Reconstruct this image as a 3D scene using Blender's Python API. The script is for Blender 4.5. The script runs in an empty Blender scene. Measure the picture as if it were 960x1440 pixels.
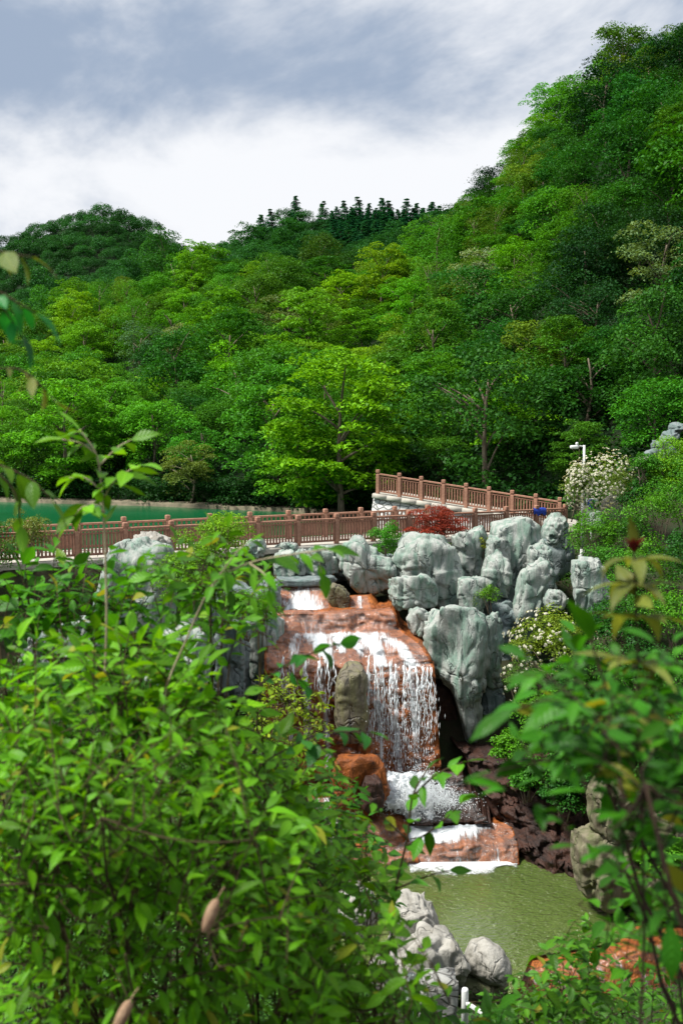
import bpy, math, random
import numpy as np
from mathutils import Vector

random.seed(7)
SC = bpy.context.scene
COL = SC.collection
PI = math.pi
TH = math.radians(4.086)            # camera looks slightly down
FPX = 1400.0                        # focal length in photo pixels (960 x 1440)
CT, ST = math.cos(TH), math.sin(TH)


def P(px, py, y):
    """A point of the place at distance y along the viewing axis whose direction was measured in the photo."""
    u = (np.asarray(px, float) - 480.0) / FPX
    v = (720.0 - np.asarray(py, float)) / FPX
    dy = CT + v * ST
    dz = -ST + v * CT
    y = np.asarray(y, float)
    return np.stack(np.broadcast_arrays(u / dy * y, y, dz / dy * y), axis=-1)


def to_px(p):
    p = np.asarray(p, float)
    x, y, z = p[..., 0], p[..., 1], p[..., 2]
    d = y * CT - z * ST
    v = (y * ST + z * CT) / d
    return 480 + x / d * FPX, 720 - v * FPX


SKY_STRENGTH, SUN_POWER, SUN_ANGLE, EXPOSURE = .54, 3.3, 13.0, 1.2


# ------------------------------------------------------------------ noise
def _hash(ix, iy, iz, s):
    with np.errstate(over='ignore'):
        h = (ix.astype(np.int64) * 374761393 + iy.astype(np.int64) * 668265263 + iz.astype(np.int64) * 2147483647 + s * 974711) & 0xFFFFFFFF
        h = ((h ^ (h >> 13)) * 1274126177) & 0xFFFFFFFF
        h = ((h ^ (h >> 16)) * 2246822519) & 0xFFFFFFFF
        h = h ^ (h >> 15)
    return (h & 0xFFFFFF) / float(0xFFFFFF) * 2 - 1


def vnoise(p, s=0):
    p = np.asarray(p, float)
    i = np.floor(p)
    f = p - i
    f = f * f * f * (f * (f * 6 - 15) + 10)
    i = i.astype(np.int64)
    out = 0
    for dx in (0, 1):
        for dy in (0, 1):
            for dz in (0, 1):
                w = (f[..., 0] if dx else 1 - f[..., 0]) * (f[..., 1] if dy else 1 - f[..., 1]) * (f[..., 2] if dz else 1 - f[..., 2])
                out = out + w * _hash(i[..., 0] + dx, i[..., 1] + dy, i[..., 2] + dz, s)
    return out


def fbm(p, s=0, o=4):
    a, t = 1.0, 0
    p = np.asarray(p, float)
    for k in range(o):
        t = t + a * vnoise(p, s + k * 17)
        p = p * 2.03 + 5.7
        a *= 0.5
    return t


def sstep(x, a, b):
    t = np.clip((x - a) / (b - a), 0, 1)
    return t * t * (3 - 2 * t)


def norm(v):
    v = np.asarray(v, float)
    return v / np.maximum(np.linalg.norm(v, axis=-1, keepdims=True), 1e-9)


# ------------------------------------------------------------------ mesh building
class MB:
    def __init__(self):
        self.V, self.F, self.n = [], [], 0
        self.A, self.S = [], []

    def add(self, v, f, a=None, st=None):
        """v (n,3); f (m,k); a (n,2) per-vertex values 'va' and 'vb'; st (n,3) surface coordinates"""
        v = np.asarray(v, float).reshape(-1, 3)
        f = np.asarray(f, np.int64)
        self.V.append(v)
        self.F.append(f + self.n)
        self.A.append(np.zeros((len(v), 2)) if a is None else np.broadcast_to(np.asarray(a, float), (len(v), 2)))
        self.S.append(np.zeros((len(v), 3)) if st is None else np.asarray(st, float))
        self.n += len(v)
        return self

    def mesh(self, name, mats, origin=(0, 0, 0), smooth=True):
        me = bpy.data.meshes.new(name)
        V = np.concatenate(self.V) - np.asarray(origin, float)
        lt = np.concatenate([np.full(len(f), f.shape[1]) for f in self.F])
        li = np.concatenate([f.ravel() for f in self.F])
        me.vertices.add(len(V))
        me.vertices.foreach_set('co', V.astype(np.float32).ravel())
        me.loops.add(len(li))
        me.loops.foreach_set('vertex_index', li.astype(np.int32))
        me.polygons.add(len(lt))
        ls = np.concatenate([[0], np.cumsum(lt)[:-1]])
        me.polygons.foreach_set('loop_start', ls.astype(np.int32))
        me.polygons.foreach_set('loop_total', lt.astype(np.int32))
        me.polygons.foreach_set('use_smooth', np.full(len(lt), bool(smooth)))
        A = np.concatenate(self.A)
        S = np.concatenate(self.S)
        for k, nm in enumerate(('va', 'vb')):
            at = me.attributes.new(nm, 'FLOAT', 'POINT')
            at.data.foreach_set('value', A[:, k].astype(np.float32))
        at = me.attributes.new('st', 'FLOAT_VECTOR', 'POINT')
        at.data.foreach_set('vector', S.astype(np.float32).ravel())
        for m in (mats if isinstance(mats, (list, tuple)) else [mats]):
            me.materials.append(m)
        me.update(calc_edges=True)
        return me

    def build(self, name, mat, parent=None, origin=None, smooth=True, color=None):
        org = np.zeros(3) if origin is None else np.asarray(origin, float)
        o = bpy.data.objects.new(name, self.mesh(name, mat, org, smooth))
        COL.objects.link(o)
        if parent is not None:
            o.parent = parent
        else:
            o.location = org
        if color is not None:
            o.color = (*color, 1)
        return o


LABELS = {}


def tag(o, label=None, cat=None, group=None, kind=None):
    if label:
        o['label'] = label
        LABELS.setdefault(label, []).append(o.name)
    if cat:
        o['category'] = cat
    if group:
        o['group'] = group
    if kind:
        o['kind'] = kind
    return o


def thing(name, label, cat, loc, group=None):
    o = bpy.data.objects.new(name, None)
    COL.objects.link(o)
    o.location = tuple(float(c) for c in loc)
    o.empty_display_size = 0.2
    return tag(o, label, cat, group)


def box(mb, c, s, rz=0.0, bev=0.0, a=None):
    """a box with chamfered vertical and horizontal edges; c = centre, s = size"""
    sx, sy, sz = [k / 2 for k in s]
    b = min(bev, sx * .9, sy * .9, sz * .9)
    ring = lambda hx, hy, z: [(-hx + b, -hy, z), (hx - b, -hy, z), (hx, -hy + b, z), (hx, hy - b, z), (hx - b, hy, z), (-hx + b, hy, z), (-hx, hy - b, z), (-hx, -hy + b, z)]
    if b > 0:
        rows = [ring(sx - b, sy - b, -sz), ring(sx, sy, -sz + b), ring(sx, sy, sz - b), ring(sx - b, sy - b, sz)]
        n = 8
    else:
        q = [(-sx, -sy), (sx, -sy), (sx, sy), (-sx, sy)]
        rows = [[(x, y, -sz) for x, y in q], [(x, y, sz) for x, y in q]]
        n = 4
    v = np.array(rows, float).reshape(-1, 3)
    ca, sa = math.cos(rz), math.sin(rz)
    v = np.stack([v[:, 0] * ca - v[:, 1] * sa, v[:, 0] * sa + v[:, 1] * ca, v[:, 2]], 1) + np.asarray(c, float)
    f = []
    for r in range(len(rows) - 1):
        for k in range(n):
            f.append((r * n + k, r * n + (k + 1) % n, (r + 1) * n + (k + 1) % n, (r + 1) * n + k))
    mb.add(v, f, a)
    base = mb.n - len(v)
    mb.F.append(np.array([list(range(base + n - 1, base - 1, -1))]))
    mb.F.append(np.array([list(range(base + (len(rows) - 1) * n, base + len(rows) * n))]))
    return mb


def beam(mb, p0, p1, w, h, a=None):
    """a straight rectangular bar between two points, w wide, h high (kept upright)"""
    p0, p1 = np.asarray(p0, float), np.asarray(p1, float)
    d = norm(p1 - p0)
    s = norm(np.cross(d, [0, 0, 1.0]))
    u = np.cross(s, d)
    r = []
    b = min(w, h) * .18
    prof = [(-w / 2 + b, -h / 2), (w / 2 - b, -h / 2), (w / 2, -h / 2 + b), (w / 2, h / 2 - b), (w / 2 - b, h / 2), (-w / 2 + b, h / 2), (-w / 2, h / 2 - b), (-w / 2, -h / 2 + b)]
    for p in (p0, p1):
        for x, z in prof:
            r.append(p + s * x + u * z)
    f = [(k, (k + 1) % 8, 8 + (k + 1) % 8, 8 + k) for k in range(8)]
    mb.add(r, f, a)
    base = mb.n - 16
    mb.F.append(np.array([list(range(base + 7, base - 1, -1))]))
    mb.F.append(np.array([list(range(base + 8, base + 16))]))
    return mb


def tube(mb, pts, rad, sides=6, a=None):
    pts = np.asarray(pts, float)
    n = len(pts)
    rad = np.broadcast_to(np.asarray(rad, float), (n,))
    t = norm(np.gradient(pts, axis=0))
    ref = np.array([0.31, 0.17, 0.93]) if abs(t[:, 2]).mean() < .8 else np.array([1.0, .2, .1])
    s = norm(np.cross(t, ref))
    b = np.cross(t, s)
    ang = np.arange(sides) * 2 * PI / sides
    v = pts[:, None, :] + rad[:, None, None] * (np.cos(ang)[None, :, None] * s[:, None, :] + np.sin(ang)[None, :, None] * b[:, None, :])
    v = v.reshape(-1, 3)
    i = np.arange(n - 1)[:, None] * sides
    k = np.arange(sides)[None, :]
    f = np.stack([i + k, i + (k + 1) % sides, i + sides + (k + 1) % sides, i + sides + k], -1).reshape(-1, 4)
    mb.add(v, f, a)
    base = mb.n - len(v)
    mb.F.append(np.array([list(range(base + sides - 1, base - 1, -1))]))
    mb.F.append(np.array([list(range(base + (n - 1) * sides, base + n * sides))]))
    return mb


def bez(p0, p1, p2, n=7):
    t = np.linspace(0, 1, n)[:, None]
    p0, p1, p2 = [np.asarray(q, float) for q in (p0, p1, p2)]
    return (1 - t) ** 2 * p0 + 2 * t * (1 - t) * p1 + t * t * p2


def polyline(pts, n):
    """resample a polyline smoothly (Catmull-Rom) to n points"""
    pts = np.asarray(pts, float)
    m = len(pts)
    q = np.concatenate([[2 * pts[0] - pts[1]], pts, [2 * pts[-1] - pts[-2]]])
    t = np.linspace(0, m - 1 - 1e-6, n)
    i = t.astype(int)
    f = (t - i)[:, None]
    a, b, c, d = q[i], q[i + 1], q[i + 2], q[i + 3]
    return .5 * (2 * b + (c - a) * f + (2 * a - 5 * b + 4 * c - d) * f ** 2 + (3 * b - a - 3 * c + d) * f ** 3)


# ------------------------------------------------------------------ leaves
def small_leaves(mb, pos, nrm, L, W, rng, vb=None, droop=0.15):
    """one folded four-sided leaf per position: cheap leaves for everything seen from afar"""
    n = len(pos)
    r = rng.normal(size=(n, 3))
    d = norm(np.cross(nrm, r))
    s = np.cross(nrm, d)
    L = np.broadcast_to(L, (n,))[:, None] * rng.uniform(.65, 1.3, (n, 1))
    W = np.broadcast_to(W, (n,))[:, None] * rng.uniform(.7, 1.25, (n, 1))
    a0 = pos - d * L * .5
    a1 = pos + s * W * .5 + nrm * W * .18
    a2 = pos + d * L * .5 - np.array([0, 0, 1.0]) * L * droop
    a3 = pos - s * W * .5 + nrm * W * .18
    v = np.stack([a0, a1, a2, a3], 1).reshape(-1, 3)
    f = np.arange(4 * n).reshape(n, 4)
    va = np.repeat(rng.uniform(0, 1, n), 4)
    vbb = np.zeros(4 * n) if vb is None else np.repeat(vb, 4)
    st = np.tile(np.array([[0, 0, 0], [.5, 1, 0], [1, 0, 0], [.5, -1, 0]], float), (n, 1))
    mb.add(v, f, np.stack([va, vbb], 1), st)


_LS = np.array([0, .12, .3, .5, .7, .88, 1.0])
_LW = np.array([.03, .26, .43, .46, .33, .13, .0])


def big_leaves(mb, base, d, nrm, L, rng, aspect=.46, vb=None, curl=.25, fold=.28):
    """pointed leaves with a midrib fold and a drooping tip, for plants close to the camera"""
    n = len(base)
    d = norm(d)
    s = norm(np.cross(d, nrm))
    nr = np.cross(s, d)
    L = np.broadcast_to(L, (n,))[:, None]
    asp = aspect * rng.uniform(.85, 1.15, (n, 1))
    cu = curl * rng.uniform(.2, 1.7, (n, 1))
    fo = fold * rng.uniform(.3, 1.6, (n, 1))
    tw = rng.normal(0, .25, (n, 1))
    rows = []
    for k in range(7):
        t = _LS[k]
        ang = cu * t * 1.6
        along = np.sin(ang) / np.maximum(cu * 1.6, 1e-4)
        down = (1 - np.cos(ang)) / np.maximum(cu * 1.6, 1e-4)
        c = base + L * (d * along - nr * down)
        w = L * asp * _LW[k]
        ss = s * np.cos(tw * t) + nr * np.sin(tw * t)
        up = nr * w * fo
        wav = nr * w * .12 * math.sin(k * 2.1)
        rows.append(np.stack([c + ss * w + up + wav, c, c - ss * w + up - wav], 1))
    v = np.stack(rows, 1)                      # n,7,3,3
    v = v.reshape(n, 21, 3)
    f = []
    for k in range(6):
        for j in range(2):
            f.append((k * 3 + j, k * 3 + j + 1, k * 3 + j + 4, k * 3 + j + 3))
    f = np.array(f)
    F = (np.arange(n)[:, None, None] * 21 + f[None]).reshape(-1, 4)
    st = np.array([[_LS[k], e, 0] for k in range(7) for e in (1, 0, -1)], float)
    va = np.repeat(rng.uniform(0, 1, n), 21)
    vbb = np.zeros(21 * n) if vb is None else np.repeat(vb, 21)
    mb.add(v.reshape(-1, 3), F, np.stack([va, vbb], 1), np.tile(st, (n, 1)))
# ------------------------------------------------------------------ materials
class NT:
    def __init__(self, tree):
        self.t = tree
        tree.nodes.clear()

    def n(self, kind, ins=None, **kw):
        nd = self.t.nodes.new(kind)
        for k, v in kw.items():
            setattr(nd, k, v)
        for k, v in (ins or {}).items():
            self.set(nd.inputs[k], v)
        return nd

    def set(self, sock, v):
        if isinstance(v, bpy.types.NodeSocket):
            self.t.links.new(v, sock)
        elif isinstance(v, bpy.types.Node):
            self.t.links.new(v.outputs[0], sock)
        else:
            if isinstance(v, tuple) and len(v) == 3 and sock.type == 'RGBA':
                v = (*v, 1)
            sock.default_value = v

    def math(self, op, a, b=0.0, c=0.0, clamp=False):
        nd = self.n('ShaderNodeMath', operation=op, use_clamp=clamp)
        for k, v in enumerate((a, b, c)):
            self.set(nd.inputs[k], v)
        return nd.outputs[0]

    def mix(self, f, a, b, blend='MIX'):
        nd = self.n('ShaderNodeMix', data_type='RGBA', blend_type=blend)
        self.set(nd.inputs[0], f)
        self.set(nd.inputs[6], a)
        self.set(nd.inputs[7], b)
        return nd.outputs[2]

    def ramp(self, f, lo, hi, smooth=True):
        nd = self.n('ShaderNodeMapRange', interpolation_type='SMOOTHSTEP' if smooth else 'LINEAR')
        self.set(nd.inputs[0], f)
        nd.inputs[1].default_value, nd.inputs[2].default_value = lo, hi
        return nd.outputs[0]

    def noise(self, vec, scale, detail=4, rough=.55, dist=0.0):
        nd = self.n('ShaderNodeTexNoise', {'Scale': scale, 'Detail': detail, 'Roughness': rough, 'Distortion': dist})
        self.set(nd.inputs['Vector'], vec)
        return nd.outputs['Fac']

    def vor(self, vec, scale, feature='F1', out='Distance', rnd=1.0):
        nd = self.n('ShaderNodeTexVoronoi', {'Scale': scale, 'Randomness': rnd}, feature=feature)
        self.set(nd.inputs['Vector'], vec)
        return nd.outputs[out]

    def scale(self, vec, s, loc=(0, 0, 0)):
        nd = self.n('ShaderNodeMapping')
        self.set(nd.inputs['Vector'], vec)
        nd.inputs['Scale'].default_value = s
        self.set(nd.inputs['Location'], loc)
        return nd.outputs[0]

    def attr(self, name, out='Fac'):
        return self.n('ShaderNodeAttribute', attribute_name=name).outputs[out]

    def bump(self, h, strength=.5, dist=.05):
        return self.n('ShaderNodeBump', {'Height': h, 'Strength': strength, 'Distance': dist}).outputs[0]

    def pbsdf(self, col, rough=.8, normal=None, spec=.3, **kw):
        nd = self.n('ShaderNodeBsdfPrincipled', {'Base Color': col, 'Roughness': rough, 'Specular IOR Level': spec})
        if normal is not None:
            self.set(nd.inputs['Normal'], normal)
        for k, v in kw.items():
            self.set(nd.inputs[k.replace('_', ' ')], v)
        return nd.outputs[0]

    def out(self, sh):
        o = self.n('ShaderNodeOutputMaterial')
        self.set(o.inputs[0], sh)


def material(name):
    m = bpy.data.materials.new(name)
    m.use_nodes = True
    return m, NT(m.node_tree)


def mat_foliage(name, gloss=.25, trans=.3, veins=False, sat=(1.75, 1.55, 1.0), VAR=(.6, .62)):
    """leaf colour from the plant's own colour, varied leaf by leaf and sprig by sprig"""
    m, t = material(name)
    oi = t.n('ShaderNodeObjectInfo').outputs['Color']
    va, vb = t.attr('va'), t.attr('vb')
    g = t.math('MULTIPLY_ADD', va, VAR[0], VAR[1])
    c = t.mix(1.0, oi, t.n('ShaderNodeCombineColor', {0: g, 1: g, 2: g}).outputs[0], 'MULTIPLY')
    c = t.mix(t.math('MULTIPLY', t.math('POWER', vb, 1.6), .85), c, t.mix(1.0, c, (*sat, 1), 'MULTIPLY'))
    nrm = None
    if veins:
        st = t.n('ShaderNodeSeparateXYZ', {0: t.attr('st', 'Vector')})
        ax = t.math('ABSOLUTE', st.outputs[1])
        mid = t.math('SUBTRACT', 1.0, t.ramp(ax, .0, .13))
        side = t.math('SINE', t.math('MULTIPLY_ADD', st.outputs[0], 48.0, t.math('MULTIPLY', ax, -9.0)))
        vein = t.ramp(side, .55, 1.0)
        c = t.mix(t.math('MULTIPLY', mid, .5), c, t.mix(1.0, c, (1.9, 1.6, 1.5, 1), 'MULTIPLY'))
        c = t.mix(t.math('MULTIPLY', vein, .16), c, t.mix(1.0, c, (1.7, 1.5, 1.4, 1), 'MULTIPLY'))
        blotch = t.noise(t.n('ShaderNodeTexCoord').outputs['Object'], 30, 3)
        c = t.mix(t.ramp(blotch, .55, .8), c, t.mix(1.0, c, (1.25, .95, .7, 1), 'MULTIPLY'))
        nrm = t.bump(side, .25, .004)
    if veins:                                   # the odd yellowing leaf
        c = t.mix(t.math('MULTIPLY', t.ramp(va, .965, .975), .75), c, (.30, .25, .025))
    p = t.pbsdf(c, .42 if veins else .55, nrm, gloss)
    tr = t.n('ShaderNodeBsdfTranslucent', {'Color': t.mix(1.0, c, (1.5, 1.35, .5, 1), 'MULTIPLY')}).outputs[0]
    mx = t.n('ShaderNodeMixShader', {0: trans})
    t.set(mx.inputs[1], p)
    t.set(mx.inputs[2], tr)
    t.out(mx.outputs[0])
    return m


def mat_bark(name, a, b, scale=8):
    m, t = material(name)
    co = t.n('ShaderNodeTexCoord').outputs['Object']
    n1 = t.noise(t.scale(co, (scale, scale, scale * .25)), 1.0, 5, .65)
    t.out(t.pbsdf(t.mix(t.ramp(n1, .3, .7), a, b), .85, t.bump(n1, .6, .02), .15))
    return m


def mat_rock(name, light, tint, dark, wet=0.0, streak=1.0, rust=None):
    """sculpted, weathered rock: mottled, with greenish wash, thin dark run-off lines and fissures"""
    m, t = material(name)
    oi = t.n('ShaderNodeObjectInfo').outputs['Random']
    co = t.n('ShaderNodeTexCoord').outputs['Object']
    off = t.n('ShaderNodeCombineXYZ', {0: t.math('MULTIPLY', oi, 31.0), 1: t.math('MULTIPLY', oi, 17.0), 2: t.math('MULTIPLY', oi, 23.0)}).outputs[0]
    co = t.n('ShaderNodeVectorMath', {0: co, 1: off}, operation='ADD').outputs[0]
    big = t.noise(co, 1.5, 5, .6, .4)
    vert = t.noise(t.scale(co, (3.6, 3.6, .75)), 1.0, 5, .62, .5)
    fine = t.noise(co, 14, 6, .7)
    warp = t.n('ShaderNodeVectorMath', {0: t.scale(co, (1.25, 1.25, .5)), 1: t.n('ShaderNodeVectorMath', {0: t.n('ShaderNodeTexNoise', {'Vector': co, 'Scale': 1.8, 'Detail': 3.0}).outputs['Color'], 1: (1.1, 1.1, .8)}, operation='MULTIPLY').outputs[0]}, operation='ADD').outputs[0]
    crack = t.vor(warp, .8, 'DISTANCE_TO_EDGE')
    line = t.math('SUBTRACT', 1.0, t.ramp(crack, .0, .035))
    line = t.math('MULTIPLY', line, t.ramp(t.noise(co, 1.1, 2), .42, .6))
    c = t.mix(t.ramp(vert, .38, .66), light, tint)
    c = t.mix(t.math('MULTIPLY', t.ramp(big, .52, .75), .75), c, tuple(k * .62 for k in tint))
    c = t.mix(t.math('MULTIPLY', t.ramp(fine, .48, .72), .55), c, tuple(k * .55 for k in light))
    run = t.noise(t.scale(co, (3.4, 3.4, .4)), 1.0, 5, .6, 1.2)
    c = t.mix(t.math('MULTIPLY', t.ramp(run, .60, .70), .8 * streak), c, dark)
    c = t.mix(t.math('MULTIPLY', line, .5 * streak), c, dark)
    if rust is not None:
        c = t.mix(t.ramp(t.noise(co, 2.2, 4, .6, .6), .46, .62), c, rust)
    h = t.math('ADD', t.math('MULTIPLY', fine, .35), t.math('MULTIPLY', vert, .9))
    h = t.math('SUBTRACT', h, t.math('MULTIPLY', line, .9))
    h = t.math('SUBTRACT', h, t.math('MULTIPLY', t.ramp(run, .55, .75), .25))
    rough = .82 - .5 * wet
    t.out(t.pbsdf(c, rough, t.bump(h, .75, .09), .2 + .4 * wet))
    return m


def mat_wetrock(name, a, b, dark, streak=0.6):
    """rust-brown rock under running water: glossy, banded along the flow"""
    m, t = material(name)
    co = t.n('ShaderNodeTexCoord').outputs['Object']
    n1 = t.noise(co, 1.7, 6, .62, .5)
    n2 = t.noise(t.scale(co, (7, 7, 1.3)), 1.0, 5, .65, .6)
    n3 = t.noise(co, 9, 5, .7)
    c = t.mix(t.ramp(n1, .36, .64), a, b)
    c = t.mix(t.math('MULTIPLY', t.ramp(n2, .5, .68), streak), c, dark)
    c = t.mix(t.math('MULTIPLY', t.ramp(n3, .50, .68), .7), c, tuple(k * .35 for k in a))
    strata = t.noise(t.scale(co, (.8, .8, 7)), 1.0, 4, .6, .8)
    c = t.mix(t.math('MULTIPLY', t.ramp(strata, .55, .66), .6), c, dark)
    h = t.math('ADD', t.math('MULTIPLY', n1, 1.0), t.math('MULTIPLY', n3, .4))
    h = t.math('ADD', h, t.math('MULTIPLY', n2, .5))
    t.out(t.pbsdf(c, .5, t.bump(h, 1.0, .12), .3))
    return m


def mat_foam(name, su, sv, lo, hi, tint=(.86, .89, .9), maxa=.95, clear=0.06, coat=True):
    """running water: white aerated streaks drawn along the flow ('st' = across, along, foaminess), clear film between"""
    m, t = material(name)
    st = t.attr('st', 'Vector')
    sp = t.n('ShaderNodeSeparateXYZ', {0: st})
    n1 = t.noise(t.scale(st, (su, sv, 0)), 1.0, 6, .68, .55)
    n2 = t.noise(t.scale(st, (su * 3.1, sv * 2.6, 0), (3, 7, 0)), 1.0, 5, .75, .4)
    n3 = t.noise(t.scale(st, (su * .22, sv * .25, 0), (9, 2, 0)), 1.0, 3, .6)
    f = t.math('ADD', t.math('MULTIPLY', n1, .55), t.math('MULTIPLY', n2, .3))
    f = t.math('ADD', f, t.math('MULTIPLY', n3, .35))
    f = t.math('ADD', f, t.math('MULTIPLY_ADD', sp.outputs[2], .7, -.35))
    a = t.math('MULTIPLY', t.ramp(f, lo, hi), maxa)
    a = t.math('MAXIMUM', a, clear)
    nrm = t.bump(t.math('ADD', n1, n2), .6, .05)
    foam = t.pbsdf(tint, .35, nrm, .5)
    tp = t.n('ShaderNodeBsdfTransparent', {'Color': (1, 1, 1)}).outputs[0]
    gl = t.n('ShaderNodeBsdfGlossy', {'Color': (1, 1, 1), 'Roughness': .12, 'Normal': nrm}).outputs[0]
    film = t.n('ShaderNodeMixShader', {0: .035})
    t.set(film.inputs[1], tp)
    t.set(film.inputs[2], gl)
    mx = t.n('ShaderNodeMixShader', {0: a})
    t.set(mx.inputs[1], film.outputs[0])
    t.set(mx.inputs[2], foam)
    t.out(mx.outputs[0])
    return m


def mat_water(name, deep, alt, rough, sc, strength, spec=.5, dist=.04):
    m, t = material(name)
    co = t.n('ShaderNodeTexCoord').outputs['Object']
    n1 = t.noise(t.scale(co, (sc, sc * 1.9, sc)), 1.0, 4, .6, .3)
    n2 = t.noise(co, sc * .12, 3)
    n3 = t.noise(t.scale(co, (sc * 2.6, sc * 4.5, sc)), 1.0, 2, .5)
    c = t.mix(t.ramp(n2, .35, .65), deep, alt)
    t.out(t.pbsdf(c, rough, t.bump(t.math('ADD', n1, t.math('MULTIPLY', n3, .5)), strength, dist), spec, IOR=1.33))
    return m


def mat_mottle(name, a, b, scale=3, rough=.85, bump=.4, c3=None, spec=.2, dist=.03):
    m, t = material(name)
    co = t.n('ShaderNodeTexCoord').outputs['Object']
    n1 = t.noise(co, scale, 6, .62, .2)
    n2 = t.noise(co, scale * 6, 5, .7)
    c = t.mix(t.ramp(n1, .35, .65), a, b)
    c = t.mix(t.math('MULTIPLY', t.ramp(n2, .5, .75), .5), c, c3 if c3 else tuple(k * .55 for k in a))
    t.out(t.pbsdf(c, rough, t.bump(t.math('ADD', n1, t.math('MULTIPLY', n2, .5)), bump, dist), spec))
    return m


def mat_stonework(name, stone, stone2, mortar, scale):
    """rubble masonry: irregular stones with recessed joints"""
    m, t = material(name)
    co = t.n('ShaderNodeTexCoord').outputs['Object']
    e = t.vor(t.scale(co, (scale, scale, scale * 1.5)), 1.0, 'DISTANCE_TO_EDGE', rnd=.85)
    cell = t.vor(t.scale(co, (scale, scale, scale * 1.5)), 1.0, 'F1', 'Color', rnd=.85)
    v = t.n('ShaderNodeSeparateColor', {0: cell}).outputs[0]
    n = t.noise(co, scale * 5, 5, .65)
    j = t.ramp(e, .03, .09)
    c = t.mix(v, stone, stone2)
    c = t.mix(t.math('MULTIPLY', t.ramp(n, .45, .75), .4), c, tuple(k * .5 for k in stone))
    c = t.mix(j, mortar, c)
    t.out(t.pbsdf(c, .85, t.bump(t.math('ADD', j, t.math('MULTIPLY', n, .4)), .7, .04), .2))
    return m


M = {}
M['leaf_far'] = mat_foliage('distant_leaves', .10, .25)
M['leaf_mid'] = mat_foliage('bush_leaves', .2, .28)
M['leaf_near'] = mat_foliage('near_leaves', .22, .38, True, (1.8, 1.45, .8), (.85, .42))
M['bark'] = mat_bark('grey_brown_bark', (.11, .085, .06), (.22, .18, .13))
M['twig'] = mat_bark('thin_brown_twig', (.04, .028, .015), (.085, .062, .032), 40)
M['pale_twig'] = mat_bark('pale_twig', (.30, .24, .15), (.42, .36, .25), 40)
M['dark_twig'] = mat_bark('dark_twig', (.02, .014, .01), (.05, .03, .02), 40)
M['rock'] = mat_rock('sculpted_green_grey_rock', (.36, .375, .345), (.165, .25, .20), (.04, .058, .06))
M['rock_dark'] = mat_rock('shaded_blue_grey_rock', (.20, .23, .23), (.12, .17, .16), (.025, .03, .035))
M['rock_pale'] = mat_rock('pale_limestone_rock', (.37, .355, .315), (.27, .255, .22), (.09, .085, .065), streak=.35)
M['rock_tan'] = mat_rock('tan_mossy_boulder', (.20, .175, .12), (.12, .13, .06), (.03, .028, .018), streak=.7)
M['rock_moss'] = mat_rock('moss_stained_wet_rock', (.14, .12, .085), (.17, .16, .075), (.015, .013, .012), wet=.5, streak=1.3)
M['rock_rust'] = mat_wetrock('rust_brown_wet_rock', (.36, .105, .020), (.19, .055, .013), (.028, .012, .008), .75)
M['rock_orange'] = mat_wetrock('orange_brown_wet_ledge', (.40, .125, .024), (.25, .072, .017), (.035, .015, .009), .7)
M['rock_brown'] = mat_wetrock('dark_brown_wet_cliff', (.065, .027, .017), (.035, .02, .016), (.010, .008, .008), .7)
M['foam_chute'] = mat_foam('foaming_chute_water', 12, 1.2, .51, .80, tint=(.78, .82, .84), maxa=.92)
M['foam_fall'] = mat_foam('falling_water_film', 9, .6, .60, .88, tint=(.74, .78, .80), maxa=.7, clear=.0)
M['foam_splash'] = mat_foam('splashing_white_water', 5.5, 3.4, .50, .80, tint=(.78, .82, .84))
M['foam_edge'] = mat_foam('foam_on_the_pool', 6, 6, .50, .84, tint=(.78, .82, .82), clear=0.0)
_m, _t = material('white_water_drops')
_t.out(_t.pbsdf((.80, .84, .86), .25, None, .5))
M['drops'] = _m
M['lake'] = mat_water('emerald_lake_water', (.002, .075, .022), (.004, .095, .032), .2, 1.3, .12, .12)
M['pool'] = mat_water('murky_green_pool_water', (.070, .105, .022), (.098, .138, .032), .04, 3.2, 1.0, .6, .16)
M['wood'] = mat_mottle('weathered_red_brown_timber', (.40, .215, .145), (.29, .15, .10), 9, .7, .35)
M['wood_dark'] = mat_mottle('darker_red_brown_timber', (.33, .17, .115), (.24, .12, .08), 9, .75, .35)
M['concrete'] = mat_mottle('pale_concrete', (.46, .43, .37), (.36, .34, .29), 2.2, .85, .3)
M['bank_stone'] = mat_mottle('tan_shore_stone', (.21, .175, .12), (.10, .095, .06), 1.3, .85, .5)
M['masonry'] = mat_stonework('white_rubble_masonry', (.66, .65, .62), (.5, .5, .48), (.16, .16, .15), 2.6)
M['masonry_grey'] = mat_stonework('grey_block_masonry', (.40, .40, .37), (.28, .28, .26), (.17, .165, .15), 4.0)
M['soil'] = mat_mottle('dark_forest_soil', (.035, .028, .016), (.022, .035, .012), .9, .95, .6, dist=.15)
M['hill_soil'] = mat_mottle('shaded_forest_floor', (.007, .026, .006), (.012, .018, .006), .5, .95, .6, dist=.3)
M['white_paint'] = mat_mottle('white_painted_metal', (.74, .75, .73), (.66, .67, .65), 5, .45, .08)
M['blue_cloth'] = mat_mottle('blue_cloth', (.03, .07, .42), (.02, .05, .30), 9, .7, .3)
M['blue_sign'] = mat_mottle('blue_sign_face', (.03, .03, .5), (.03, .03, .42), 5, .5, .05)
M['petal'] = mat_foliage('white_petals', .2, .25, sat=(1.0, .97, .85))
M['pod'] = mat_mottle('dry_tan_seed_pod', (.36, .24, .15), (.24, .14, .085), 30, .7, .4)
_m, _t = material('lamp_glass')
_t.out(_t.pbsdf((.75, .85, .85), .06, None, .5, Transmission_Weight=.92, IOR=1.3))
M['glass'] = _m
# ------------------------------------------------------------------ the ground
LAKE_Z, POOL_Z, DECK_Z = -4.75, -12.3, -4.18


def bridge_y(x):
    return 39.7 + .58 * x


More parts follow.
